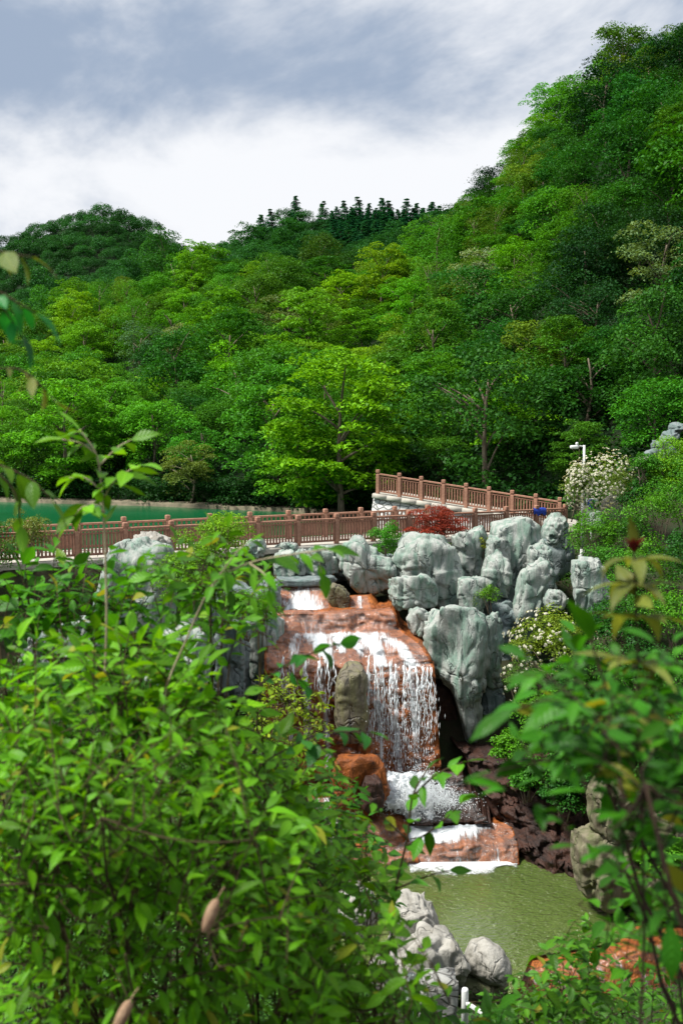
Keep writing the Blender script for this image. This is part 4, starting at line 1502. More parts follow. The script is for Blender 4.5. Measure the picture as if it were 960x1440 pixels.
# small side chute beside the mottled stone
G, t = loft([(490, 838, 35.9, 520, 836, 35.9), (488, 843, 35.6, 522, 842, 35.6), (486, 860, 34.9, 528, 858, 34.9)], 20, 20, noise_amp=.06, seed=8)
mb = MB()
solid(mb, G, 1.2)
tag(mb.build('chute_rock', M['rock_orange'], origin=G[-1, 0]), 'little orange rock lip with a single thin trickle beside the mottled stone', 'rock ledge', 'rocks round the waterfall')
mb = MB()
film(mb, G, t, lambda u, v: np.clip(.75 - 3 * np.abs(u - .5), 0, 1), 3, 17, 2, 20)
mb.build('chute_water', M['foam_chute'], fall, origin=fall.location)

# main ledge and fall face
rowsM = [(374, 856, 35.3, 545, 850, 35.3), (374, 868, 34.2, 554, 858, 34.3), (374, 890, 33.9, 562, 884, 34.0), (373, 900, 33.2, 578, 897, 33.2), (372, 912, 32.7, 594, 910, 32.6), (371, 926, 32.1, 606, 930, 32.0),
         (371, 936, 31.75, 611, 943, 31.7), (371, 968, 31.5, 614, 974, 31.4), (376, 1030, 31.2, 618, 1035, 31.1), (380, 1092, 30.9, 622, 1096, 30.9), (380, 1120, 30.9, 622, 1124, 30.9)]
G, t = loft(rowsM, 120, 130, noise_amp=.15, seed=21)
v_ = np.linspace(0, 1, 130)
# the lip dips in runnels where the water gathers, and the face below is hollowed
uu = np.linspace(0, 1, 120)
run = .5 + .5 * np.sin(uu * 38 + 2.2 * np.sin(uu * 9))
_, PYG = to_px(G)
below = sstep(PYG, 925, 970)
G[..., 1] += below * (.30 + .15 * fbm(G * 1.7, 6, 3))
G[..., 2] -= (sstep(PYG, 895, 925) * (1 - sstep(PYG, 935, 960))) * .07 * (1 - run)[None]
mb = MB()
solid(mb, G, 2.2)
tag(mb.build('fall_ledge', M['rock_rust'], origin=G[-1, 0]), 'rust-brown stepped ledge and cliff that the main fall pours over', 'rock ledge', 'rocks round the waterfall')


def lip_foam(u, v):
    py = np.interp(v, v_, PYG[:, 60])
    px = 374 + u * 236
    f = np.interp(py, [852, 862, 868, 874, 889, 893, 912, 926, 940, 960], [.0, .05, .12, .30, .38, .66, .62, .50, .42, .3])
    clear = np.exp(-((px - 415 - (py - 895) * .5) / 22) ** 2) * .3 + np.exp(-((px - 500) / 18) ** 2) * sstep(py, 905, 930) * .75 + sstep(px, 555, 600) * (1 - sstep(py, 905, 930)) * .5
    gather = .06 + .22 * np.sin(px * .21 + 1.6 * np.sin(px * .05)) * sstep(py, 890, 915)
    return np.clip(f - clear + gather, -.3, 1)


r0 = int(np.argmax(PYG[:, 60] > 860))
r1 = int(np.argmax(PYG[:, 60] > 948))
r2 = int(np.argmax(PYG[:, 60] > 1100)) or 129
mb = MB()
film(mb, G, t, lip_foam, 2, 118, r0, r1, .05)
mb.build('ledge_water', M['foam_chute'], fall, origin=fall.location)

# falling strands
streams = []          # px at the lip, py at the lip, strength, lower px, bottom py
for px, py, s, px2, b in [(398, 930, .8, 396, 1000), (412, 934, .7, 414, 1010), (430, 935, .9, 431, 1015), (447, 936, 1.0, 452, 1005), (462, 936, .7, 462, 1010), (470, 940, .4, 474, 1000),
                          (519, 928, .9, 516, 1085), (527, 932, 1.0, 525, 1090), (538, 936, .6, 540, 1090), (547, 938, 1.1, 552, 1092), (556, 940, .9, 561, 1095), (566, 942, 1.1, 573, 1095), (575, 942, 1.0, 584, 1090),
                          (584, 944, 1.0, 592, 1085), (592, 944, .9, 602, 1070), (600, 945, .7, 610, 1050), (533, 934, .4, 532, 1090), (606, 944, .4, 616, 1040)]:
    streams.append((px, py, s, px2, b))
mbd = MB()
mbs = MB()
for px, py, s, px2, b in streams:
    a = P(px, py - 6, 31.85)
    e = P(px2, b, 31.0)
    n = int(125 * s * (b - py) / 150)
    f = rw.uniform(0, 1, n) ** .9
    y = a[1] - .16 - .38 * np.sqrt(f)
    w = .035 + .15 * f
    side = rw.normal(0, 1, n)
    x = a[0] + (e[0] - a[0]) * f + side * w * .75 + .05 * np.sin(f * 9 + px)
    z = a[2] + (e[2] - a[2]) * f
    L = rw.uniform(.10, .48, n) * (1.15 - .55 * f)
    r = rw.uniform(.005, .013, n) * (1.25 - .5 * f)
    spindles(mbs, np.stack([x, y + rw.normal(0, .05, n), z], 1), L, r)
    # solid core of the strand near the lip
    m = 60
    ff = np.linspace(0, .65 + .33 * rw.uniform(), m)
    core = np.stack([a[0] + (e[0] - a[0]) * ff + .03 * np.sin(ff * 17 + px) + rw.normal(0, .008, m), a[1] - .1 - .38 * np.sqrt(ff) - .03, a[2] + .02 + (e[2] - a[2]) * ff], 1)
    rad = .024 * s * (1 - ff / ff[-1] * .8) * (1 + .45 * np.sin(ff * 55 + px) + rw.uniform(-.25, .25, m)) + .003
    tube(mbs, core, rad, 6)
n = 700
f = rw.uniform(0, 1, n)
spindles(mbd, np.stack([P(rw.uniform(512, 600, n), 930, 31.5)[:, 0] + rw.normal(0, .08, n) + .25 * f, 31.0 + rw.normal(0, .2, n), -7.2 - 3.3 * f], 1), rw.uniform(.015, .07, n), rw.uniform(.005, .012, n))
mbs.build('falling_strands', M['drops'], fall, origin=fall.location)
# thin wet film on the cliff behind
mb = MB()
film(mb, G, t, lambda u, v: np.clip(.50 + .25 * np.sin(u * 60) - 1.2 * np.exp(-((374 + u * 236 - 494) / 16) ** 2), 0, 1), 4, 116, r1 - 3, r2, .04)
mb.build('cliff_water', M['foam_fall'], fall, origin=fall.location)

# plunge: foaming apron, then the broad shelf that spills into the pool
G2, t2 = loft([(525, 1090, 31.0, 640, 1086, 31.0), (522, 1100, 30.5, 650, 1096, 30.5), (526, 1128, 29.9, 662, 1122, 29.9), (530, 1152, 29.55, 676, 1146, 29.55), (534, 1162, 29.3, 690, 1158, 29.3)], 130, 110, noise_amp=.30, seed=41)
mb = MB()
solid(mb, G2, 1.5)
tag(mb.build('plunge_rock', M['rock_brown'], origin=G2[-1, 0]), 'dark rock apron under the churning white splash of the fall', 'rock ledge', 'rocks round the waterfall')
mb = MB()
film(mb, G2, t2, lambda u, v: np.clip(.88 - 1.7 * np.maximum(0, u - .48) - .7 * np.maximum(0, v - .5) + .16 * np.sin(u * 34 + 3 * v), -.3, 1), 2, 128, 2, 108, .06, .24)
mb.build('splash_water', M['foam_splash'], fall, origin=fall.location)
G3, t3 = loft([(478, 1166, 29.5, 716, 1158, 29.6), (484, 1176, 29.0, 722, 1170, 29.1), (490, 1200, 28.45, 728, 1186, 28.6), (492, 1214, 28.3, 729, 1200, 28.4), (494, 1244, 28.05, 728, 1232, 28.1), (494, 1262, 28.0, 728, 1250, 28.0)], 100, 60, noise_amp=.13, seed=52)
mb = MB()
solid(mb, G3, 1.2)
tag(mb.build('shelf_rock', M['rock_rust'], origin=G3[-1, 0]), 'broad rusty shelf spilling a low curtain of water into the pool', 'rock ledge', 'rocks round the waterfall')
mb = MB()
film(mb, G3, t3, lambda u, v: np.clip(np.interp(v, [0, .25, .45, .6, .9, 1], [.85, .55, .12, .25, .5, .85]) + .22 * np.sin(u * 31) * (v > .5) + .35 * np.exp(-((u - .48) / .2) ** 2) * (v < .4) - .45 * sstep(u, .75, 1) * (v < .45), 0, 1), 20, 99, 1, 58, .04, .07)
mb.build('shelf_water', M['foam_chute'], fall, origin=fall.location)
# thrown spray over the splash
n = 11000
cx = rw.normal(0, 1, n)
x0 = P(582, 1100, 30.3)
h = np.abs(rw.normal(0, .38, n)) * np.exp(-(cx / 1.6) ** 2)
pp = np.stack([x0[0] + cx * .62 + .1, x0[1] - .35 - rw.uniform(-.3, .9, n), x0[2] - .25 + h - .32 * np.abs(rw.normal(0, .6, n)) + .0], 1)
spindles(mbd, pp, rw.uniform(.012, .06, n), rw.uniform(.005, .015, n), rw.normal(0, .6, (n, 3)) + [0, 0, 1])
mbd.build('thrown_drops', M['drops'], fall, origin=fall.location)

# foam on the pool
mb = MB()
nx, ny = 90, 24
px = np.linspace(578, 735, nx)
edge = P(px, np.interp(px, [578, 600, 660, 728, 735], [1262, 1256, 1240, 1226, 1226]), 28.0)
E = np.stack([px * 0 + (px - 480) / FPX * 28 * 1.0, np.interp(px, [578, 600, 728, 735], [27.9, 27.95, 28.0, 28.0])], 1)
v, st = [], []
for j in range(ny):
    f = j / (ny - 1)
    wdt = np.interp(px, [578, 600, 640, 700, 735], [.9, 1.35, 1.2, .8, .35]) + .25 * vnoise(np.stack([px * .06, px * 0, px * 0], -1), 4)
    y = E[:, 1] + .25 - f * (wdt + .25)
    v.append(np.stack([E[:, 0], y, np.full(nx, POOL_Z + .012) + .05 * (1 - f) ** 2], 1))
    st.append(np.stack([E[:, 0], y, 1.0 - 1.3 * f ** .8 + .35 * vnoise(np.stack([px * .045, px * 0 + f * 2, px * 0], -1), 14)], 1))
k = np.arange(nx * ny).reshape(ny, nx)
mb.add(np.array(v).reshape(-1, 3), np.stack([k[:-1, :-1], k[1:, :-1], k[1:, 1:], k[:-1, 1:]], -1).reshape(-1, 4), None, np.array(st).reshape(-1, 3))
tag(mb.build('pool_foam', M['foam_edge'], origin=E[0].tolist() + [POOL_Z]), 'white foam line where the shelf spills into the pool', 'foam', kind='stuff')

# lower weir at the pool's outlet
nu, nv = 60, 34
a = np.array([[3.7, 24.0, -12.5], [3.7, 23.3, -12.42], [3.8, 22.5, -12.42], [3.9, 22.25, -12.6], [4.3, 22.15, -12.95], [4.3, 22.1, -13.7]])
b = np.array([[9.8, 25.7, -12.27], [9.8, 25.0, -12.2], [9.7, 24.15, -12.28], [9.7, 23.9, -12.5], [9.7, 23.75, -12.95], [9.7, 23.7, -13.7]])
u = np.linspace(0, 1, nu)
C = a[:, None] * (1 - u)[None, :, None] + b[:, None] * u[None, :, None]
s = np.concatenate([[0], np.cumsum(np.linalg.norm(np.diff(C[:, 30], axis=0), axis=1))])
tw = np.linspace(0, s[-1], nv)
GW = np.stack([np.stack([np.interp(tw, s, C[:, k, c]) for c in range(3)], -1) for k in range(nu)], 1)
nn = fbm(GW * 1.4, 91, 4)
GW[..., 1] -= .16 * nn * np.linspace(.1, 1, nv)[:, None]
GW[..., 2] += .035 * nn
mb = MB()
solid(mb, GW, .8)
tag(mb.build('lower_weir', M['rock_orange'], origin=GW[-1, 0]), 'flat orange rock sill at the pool outlet behind dark leaves', 'rock ledge', 'rocks round the waterfall')
mb = MB()
film(mb, GW, tw, lambda u, v: np.clip(np.interp(v, [0, .45, .6, 1], [.0, .12, .5, .55]) + .15 * np.sin(u * 70) * (v > .5), 0, 1), 1, 59, 1, 33, .03)
lw = thing('weir_water', 'thin water trickling over the flat orange sill in white threads', 'waterfall', (7, 23, -13.3))
mb.build('water_film', M['foam_fall'], lw, origin=lw.location)
mb = MB()
v, st = [], []
for j in range(10):
    f = j / 9
    x = np.linspace(5.6, 9.6, 40)
    y = 22.15 + (x - 4.3) * .29 + .2 - f * 1.0
    v.append(np.stack([x, y, np.full(40, -13.33)], 1))
    st.append(np.stack([x, y, np.full(40, 1.15 - 1.2 * f)], 1))
k = np.arange(400).reshape(10, 40)
mb.add(np.array(v).reshape(-1, 3), np.stack([k[:-1, :-1], k[1:, :-1], k[1:, 1:], k[:-1, 1:]], -1).reshape(-1, 4), None, np.array(st).reshape(-1, 3))
mb.build('foam', M['foam_edge'], lw, origin=lw.location)

# rusty steps on the near side of the shelf, and the dark bank across the pool
G4, t4 = loft([(416, 1120, 30.3, 540, 1118, 30.3), (416, 1129, 29.6, 545, 1128, 29.6), (416, 1150, 29.45, 552, 1150, 29.45), (416, 1166, 28.85, 570, 1168, 28.8), (416, 1194, 28.7, 578, 1196, 28.7), (416, 1208, 28.1, 588, 1208, 28.15), (416, 1262, 28.0, 590, 1262, 28.0), (416, 1285, 28.0, 590, 1285, 28.0)], 80, 80, noise_amp=.16, seed=63)
mb = MB()
solid(mb, G4, 1.6)
tag(mb.build('step_ledge', M['rock_rust'], origin=G4[-1, 0]), 'rusty brown stone steps beside the shelf, half hidden by the sapling', 'rock ledge', 'rocks round the waterfall')
mb = MB()
film(mb, G4, t4, lambda u, v: np.clip(.30 + .3 * np.exp(-((u - .35) / .12) ** 2) - .3 * (u > .6), -.3, 1), 4, 76, 2, 76, .04)
mb.build('step_water', M['foam_chute'], fall, origin=fall.location)
G5, t5 = loft([(640, 1052, 32.0, 850, 1080, 29.5), (655, 1066, 31.2, 850, 1096, 28.6), (672, 1108, 30.4, 850, 1130, 28.0), (690, 1130, 29.7, 850, 1176, 27.4), (708, 1172, 29.2, 852, 1222, 26.9), (722, 1200, 28.7, 858, 1258, 26.4), (730, 1232, 28.35, 868, 1284, 26.1), (732, 1262, 28.3, 870, 1310, 26.0)], 100, 90, noise_amp=.34, seed=71)
mb = MB()
solid(mb, G5, 1.6)
tag(mb.build('rock_bank', M['rock_brown'], origin=G5[-1, 0]), 'dark brown wet rock bank sloping into the pool opposite the sapling', 'rock bank', 'rocks round the waterfall')
# ------------------------------------------------------------------ bushes round the gorge
def bush(name, label, cat, c, r, colour, leaf=.085, n=2600, seed=1, flat=.6, sat=0.0, group=None, stems=5, upd=.55, aspect=.62, flowers=0, flower_area=None, fsize=.07):
    """a bush about 2r wide round the point c, its stems going down to the ground"""
    r3 = np.array(r if np.ndim(r) else (r, r, r * .85), float)
    q = np.random.default_rng(seed)
    g = float(ground_z(c[0], c[1]))
    root = thing(name, label, cat, (c[0], c[1], max(min(g, c[2] - r3[2] * .5), c[2] - r3[2] * 1.35)), group)
    org = np.array(root.location)
    nc = 34
    cen = []
    while len(cen) < nc:
        u = norm(q.normal(size=3))
        if u[2] < -.6:
            continue
        cen.append(np.asarray(c) + u * r3 * (q.uniform(.55, .98) if q.uniform() < .8 else q.uniform(.2, .55)))
    cen = np.array(cen)
    mb = MB()
    clump_leaves(mb, cen, q.uniform(.24, .42, nc) * r3.mean(), max(8, int(n / nc)), leaf, flat, q, upd, aspect)
    mb.build('crown', M['leaf_mid'], root, origin=org, color=colour)
    mb = MB()
    for k in range(stems):
        e = cen[q.integers(nc)]
        b = org + [q.normal(0, .1), q.normal(0, .1), -.1]
        tube(mb, bez(b, (b + e) / 2 + [0, 0, .2], e, 6), np.linspace(.03, .008, 6), 5)
    mb.build('trunk', M['bark'], root, origin=org)
    if flowers:
        mb = MB()
        u = norm(q.normal(size=(flowers, 3)) + (np.array([0, -.6, .5]) if flower_area is None else np.asarray(flower_area)))
        cc = np.asarray(c) + u * r3 * q.uniform(.92, 1.14, (flowers, 1))
        for s in range(5):
            d = norm(np.cross(u, q.normal(size=(flowers, 3))))
            small_leaves(mb, cc + d * fsize * .3, norm(u + .4 * d + q.normal(0, .2, u.shape)), fsize * .75, fsize * .6, q, np.full(flowers, .3))
        mb.build('flowers', M['petal'], root, origin=org, color=(.62, .61, .5))
    return root


def pb(px, py, d):
    return P(px, py, d)


bush('small_bush', 'bright green fine-leaved bush growing between the boulders right under the railing', 'bush', pb(543, 762, 38.3), (.72, .6, .75), (.05, .23, .010), .07, 3400, 3, .8, upd=.4)
bush('red_maple', 'small dark red maple spreading over the boulders in front of the railing', 'tree', pb(619, 738, 39.6), (1.4, .9, .88), (.21, .034, .022), .09, 7500, 5, .35, upd=.8, aspect=.4)
bush('small_bush', 'bright yellow-green rounded shrub on the boulders next to the cascade head', 'bush', pb(304, 768, 32.5), (1.15, .95, 1.2), (.13, .30, .010), .08, 8000, 6, .7)
bush('small_bush', 'fresh green small-leaved shrub spilling down beside the upper chute', 'bush', pb(346, 855, 31.2), (1.1, .8, .72), (.085, .27, .010), .07, 7000, 7, .7)
bush('small_bush', 'yellowish shrub on the rocks between the bright rounded shrub and the leaning shoot', 'bush', pb(268, 815, 31.0), (1.05, .8, .95), (.10, .25, .012), .08, 6500, 8, .7)
bush('small_bush', 'olive tinted bush beside the far end of the dam railing', 'bush', pb(40, 748, 33.0), (.75, .7, .75), (.12, .17, .03), .07, 2600, 9, .7)
bush('small_bush', 'deep green bush hiding the end of the dam railing', 'bush', pb(-8, 770, 32.5), (.8, .7, 1.0), (.05, .14, .015), .08, 2600, 10, .7)
bush('rock_plant', 'little bright plant rooted in the cleft under the stout column rock', 'plant', pb(688, 838, 35.2), (.36, .3, .42), (.09, .24, .015), .06, 1100, 12, .8, stems=3)
bush('rock_plant', 'tiny yellow plant peeping over the boulders beside the highest rock', 'plant', pb(679, 765, 38.0), (.26, .25, .32), (.24, .30, .01), .06, 700, 13, .8, stems=3)
bush('rock_plant', 'thin tuft of grassy leaves in the joint below the stepped block', 'plant', pb(668, 845, 35.4), (.2, .2, .45), (.12, .2, .03), .07, 500, 14, .9, stems=3, aspect=.25)
bush('blossom_bush', 'tall bush covered in creamy blossom round the slim white post', 'bush', pb(850, 686, 40.6), (1.45, 1.1, 1.45), (.12, .2, .03), .085, 4200, 15, .6, flowers=520, flower_area=(-.3, -.8, .2), fsize=.10)
bush('blossom_bush', 'creamy blossoming bush at the end of the railing short of the white post', 'bush', pb(812, 684, 40.2), (.55, .6, 1.0), (.12, .21, .03), .08, 1900, 16, .6, flowers=200, fsize=.10)
bush('rose_bush', 'yellow-green rose bush dotted with white flowers beside the dark cleft', 'bush', pb(775, 902, 30.5), (1.35, 1.0, .95), (.15, .24, .02), .075, 5600, 17, .6, flowers=170, flower_area=(-.8, -.5, -.15), fsize=.10)
bush('rose_bush', 'trailing rose stems with scattered white flowers hanging below the yellow-green rose bush', 'bush', pb(728, 955, 30.3), (.5, .5, .75), (.07, .15, .02), .07, 900, 18, .6, flowers=34, flower_area=(-.5, -.6, 0), fsize=.10)
bank = [(868, 1150, 25.6, .55, 'mid'), (930, 1205, 24.6, .6, 'fresh'), (858, 1215, 25.0, .35, 'fresh'), (790, 1120, 27.6, .6, 'deep'), (905, 652, 39.0, .6, 'mid'), (938, 668, 39.0, .8, 'bright'), (838, 752, 38.2, 1.15, 'fresh'), (884, 742, 38.0, 1.2, 'mid'), (925, 715, 37.5, 1.35, 'fresh'), (968, 690, 37.5, 1.5, 'mid'), (948, 648, 39.5, 1.15, 'bright'), (905, 700, 39.6, 1.0, 'deep'),
        (866, 800, 35.0, 1.15, 'mid'), (918, 800, 34.2, 1.35, 'fresh'), (968, 790, 33.6, 1.4, 'deep'), (900, 860, 31.0, 1.3, 'mid'), (950, 870, 30.4, 1.35, 'fresh'), (868, 880, 31.2, 1.05, 'deep'),
        (852, 950, 29.2, 1.15, 'mid'), (905, 945, 28.6, 1.2, 'deep'), (962, 960, 28.2, 1.3, 'mid'), (842, 1025, 28.0, 1.05, 'fresh'), (896, 1030, 27.3, 1.1, 'mid'), (952, 1050, 26.8, 1.2, 'deep'),
        (770, 1005, 29.0, .95, 'fresh'), (722, 1050, 29.6, .7, 'fresh'), (788, 1072, 28.3, .95, 'mid'), (742, 1095, 28.8, .55, 'mid'), (838, 1085, 27.2, .9, 'deep'), (900, 1110, 26.6, .9, 'mid'), (948, 1130, 26.2, .9, 'deep'),
        (808, 955, 29.4, .9, 'deep'), (830, 700, 42.5, .9, 'mid'), (925, 1190, 25.6, .4, 'bright'), (870, 1200, 26.4, .5, 'fresh')]
words_ = {'fresh': 'fresh green', 'mid': 'mid-green', 'bright': 'yellow-green', 'deep': 'deep green'}
spot = ['over the tan upright boulder', 'spilling over the farthest tan boulders', 'on the big cracked boulder', 'on top of the dark rock bank', 'tucked beneath the lowest stone step', 'overhanging the stone steps', 'at the foot of the blossoming bush', 'behind the tall ivy-wrapped slab', 'on the crest beneath the stone steps', 'where the crest meets the frame', 'just under the stacked stone steps', 'in the shade of the blossoming bush',
        'beside the tall slab among ivy', 'above the red-tipped plant', 'high on the bank at the frame', 'behind the red-tipped plant', 'beyond the red-tipped plant at the frame', 'behind the rose bush crown',
        'below the rose bush crown', 'midway down the bank', 'midway down at the frame', 'low behind the big blurred leaves', 'under the midway bank bushes', 'low on the bank at the frame',
        'under the trailing roses', 'overhanging the plunge rocks', 'over the dark bank rock', 'nearest the white splash', 'just above the tan boulders', 'behind the mossy tan stone', 'lowest on the bank at the frame',
        'in the shadow beside the roses', 'behind the notice board', 'growing from the tan boulders', 'in the gap between the tan boulders']
for k, (px, py, d, r, ck) in enumerate(bank):
    c = np.array(GREEN[ck]) * random.uniform(.85, 1.2)
    bush('bank_bush', '%s leafy bush %s' % (words_[ck], spot[k]), 'bush', pb(px, py, d), (r, r * .9, r * .85), tuple(c), random.uniform(.075, .105), 3000, 200 + k, .6, group='bushes on the gorge bank')

# ground cover on the banks
mb = MB()
n = 6800
x = np.concatenate([rng.uniform(-14, -3.2, 1800), rng.uniform(4, 15, 2000), rng.uniform(-9, 9, 1400), rng.uniform(-8, 1.5, 1600)])
y = np.concatenate([rng.uniform(20, 37, 1800), rng.uniform(22, 43, 2000), rng.uniform(3, 20, 1400), rng.uniform(17, 30, 1600)])
z = ground_z(x, y)
ok = (z > -12.0) & (z < DECK_Z - .15)
ok &= ~((x > -2.6) & (x < 6.2) & (y > 27.5) & (y < 39))
c = np.stack([x, y, z + .1], 1)[ok]
clump_leaves(mb, c, rng.uniform(.25, .5, len(c)), 24, .10, .6, rng, .6, .6)
tag(mb.build('ground_cover', M['leaf_mid'], color=(.035, .11, .014)), 'low dark green plants carpeting the gorge banks', 'ground cover', kind='stuff')
# ------------------------------------------------------------------ shrubs close to the camera
def in_poly(px, py, poly):
    q = np.asarray(poly, float)
    x1, y1 = q[:, 0], q[:, 1]
    x2, y2 = np.roll(x1, -1), np.roll(y1, -1)
    c = ((y1[None] > py[:, None]) != (y2[None] > py[:, None]))
    with np.errstate(divide='ignore', invalid='ignore'):
        xi = (x2 - x1)[None] * (py[:, None] - y1[None]) / (y2 - y1)[None] + x1[None]
    return (c & (px[:, None] < xi)).sum(1) % 2 == 1


def sample_poly(poly, n, q):
    b = np.asarray(poly, float)
    out = np.zeros((0, 2))
    while len(out) < n:
        px = q.uniform(b[:, 0].min(), b[:, 0].max(), n * 4)
        py = q.uniform(b[:, 1].min(), b[:, 1].max(), n * 4)
        k = in_poly(px, py, poly)
        out = np.concatenate([out, np.stack([px[k], py[k]], 1)])
    return out[:n]


def leafy(ml, pts, L, q, gap=.6, start=.15, droop=.35, aspect=.46, spread=1.0, vb=None, tipleaf=True, pairs=False):
    """leaves set along a twig, alternate or in pairs, drooping outward"""
    pts = np.asarray(pts, float)
    seg = np.linalg.norm(np.diff(pts, axis=0), axis=1)
    s = np.concatenate([[0], np.cumsum(seg)])
    pos = np.arange(start * s[-1], s[-1], L * gap)
    if len(pos) == 0:
        pos = np.array([s[-1] * .8])
    b = np.stack([np.interp(pos, s, pts[:, c]) for c in range(3)], 1)
    t = norm(np.stack([np.interp(pos, s, np.gradient(pts[:, c])) for c in range(3)], 1))
    n = len(b)
    side0 = norm(np.cross(t, [0, 0, 1.0]) + 1e-3)
    sg = np.where(np.arange(n) % 2 == 0, 1.0, -1.0)
    if pairs:
        b, t, side0 = np.repeat(b, 2, 0), np.repeat(t, 2, 0), np.repeat(side0, 2, 0)
        n *= 2
        sg = np.where(np.arange(n) % 2 == 0, 1.0, -1.0)
    d = t * q.uniform(.35, .85, (n, 1)) + side0 * (sg * q.uniform(.6, 1.1, n) * spread)[:, None] + np.array([0, 0, -1.0]) * (droop * q.uniform(.0, 1.6, n))[:, None] + q.normal(0, .22, (n, 3))
    if tipleaf:
        b = np.concatenate([b, pts[-1:]])
        d = np.concatenate([d, (t[-1:] + [0, 0, -droop * .4])])
        n += 1
    d = norm(d)
    up = norm(np.array([0, 0, 1.0]) + q.normal(0, .38, (n, 3)))
    up = norm(up - d * (up * d).sum(1, keepdims=True))
    ln = L * q.uniform(.6, 1.12, n)
    big_leaves(ml, b, d, up, ln, q, aspect, (q.uniform(0, 1, n) ** 2 if vb is None else np.full(n, vb)) * .9)


def shrub(name, label, base, poly, drange, ntw, L, colour, seed, twl=(.22, .42), nst=6, lift=.2, droop=.35, aspect=.46, stem='twig', gap=.55, cat='shrub', extra=None, pairs=False, trad=.0022, bias=(0, 0, 0)):
    q = np.random.default_rng(seed)
    bx, by = base
    g = float(ground_z(bx, by))
    org = np.array([bx, by, g - .05])
    root = thing(name, label, cat, org)
    ml, ms = MB(), MB()
    sp = sample_poly(poly, ntw, q)
    d = q.uniform(drange[0], drange[1], ntw)
    tips = P(sp[:, 0], sp[:, 1], d)
    # main stems towards a few of the tips
    idx = q.permutation(ntw)[:nst]
    nodes = [org[None]]
    for k in idx:
        e = tips[k] - [0, .12, .18]
        mid = (org + e) / 2 + [q.normal(0, .08), q.normal(0, .08), .25]
        c = bez(org + [q.normal(0, .08), q.normal(0, .08), 0], mid, e, 12)
        c[1:-1] += q.normal(0, .015, (10, 3))
        tube(ms, c, np.linspace(.009, .003, 12), 6)
        nodes.append(c[4:])
    nodes = np.concatenate(nodes)
    for k in range(ntw):
        e = tips[k]
        nd = nodes[np.argmin(((nodes - e) ** 2).sum(1))]
        away = e - nd
        out = norm(away) * .8 + q.normal(0, .38, 3) * [1, 1, .5] + [0, 0, lift] + np.asarray(bias)
        l = min(q.uniform(*twl), max(.08, np.linalg.norm(away)))
        s0 = e - norm(out) * l
        mid = (s0 + e) / 2 + [0, 0, l * q.uniform(.06, .2)]
        c = bez(s0, mid, e, 8)
        tube(ms, c, np.linspace(trad, trad * .45, 8), 4)
        leafy(ml, c, L * q.uniform(.6, 1.3), q, gap, .08, droop, aspect, pairs=pairs)
        if np.linalg.norm(nd - s0) < .7 and q.uniform() < .45:
            tube(ms, bez(nd, (nd + s0) / 2 + [0, 0, -.05], s0, 6), np.linspace(trad * .9, trad * .8, 6), 4)
    if extra:
        extra(ml, ms, q)
    ml.build('foliage', M['leaf_near'], root, origin=org, color=colour)
    ms.build('branches', M[stem], root, origin=org)
    return root


def shoot(name, label, line, L, colour, seed, stem='twig', rad=(.006, .002), gap=.5, start=.3, droop=.35, laterals=(), root_xy=None, cat='shoot', aspect=.46, pairs=False, vb=None):
    """a single stem traced through (px, py, distance) points from its rooted end to its tip, with leafy side twigs"""
    q = np.random.default_rng(seed)
    pts = np.array([P(a, b, c) for a, b, c in line])
    if root_xy is None:
        root_xy = (pts[0, 0], pts[0, 1] + .1)
    g = np.array([root_xy[0], root_xy[1], float(ground_z(*root_xy)) - .05])
    root = thing(name, label, cat, g)
    k = max(2, int(np.linalg.norm(pts[0] - g) / .22))
    lead = g + (pts[0] - g) * np.linspace(0, 1, k, endpoint=False)[:, None]
    full = polyline(np.concatenate([lead, pts]), 60)
    up = polyline(pts, 26)
    ml, ms = MB(), MB()
    tube(ms, full, np.linspace(rad[0], rad[1], 60), 7)
    leafy(ml, up, L, q, gap, start, droop, aspect, vb=vb, pairs=pairs)
    for lat in laterals:
        c = polyline([P(*a) for a in lat], 12)
        tube(ms, c, np.linspace(rad[0] * .5, rad[1] * .7, 12), 5)
        leafy(ml, c, L, q, gap, .25, droop, aspect, vb=vb, pairs=pairs)
    ml.build('foliage', M['leaf_near'], root, origin=g, color=colour)
    ms.build('stem', M[stem], root, origin=g)
    return root


shrub('leafy_shrub', 'dark green broad-leaved shrub standing in front of the pale rocks and railing', (-1.2, 4.5), [(-30, 800), (40, 775), (110, 765), (170, 765), (235, 800), (250, 860), (290, 920), (250, 1000), (100, 1010), (-30, 1000)], (3.3, 4.3), 150, .105, (.05, .205, .009), 301, nst=12, droop=.5, aspect=.52)


def dead_twigs(ml, ms, q):
    for a, b, d in [((205, 1175), (300, 1300), 2.3), ((0, 1245), (160, 1262), 2.25), ((370, 1278), (470, 1262), 2.35), ((95, 1330), (98, 1420), 2.2), ((325, 1300), (318, 1390), 2.3), ((378, 1330), (368, 1430), 2.4)]:
        p0, p1 = P(a[0], a[1], d), P(b[0], b[1], d + .1)
        tube(ms, bez(p0, (p0 + p1) / 2 + [0, 0, .03], p1, 7), np.linspace(.003, .0012, 7), 4)


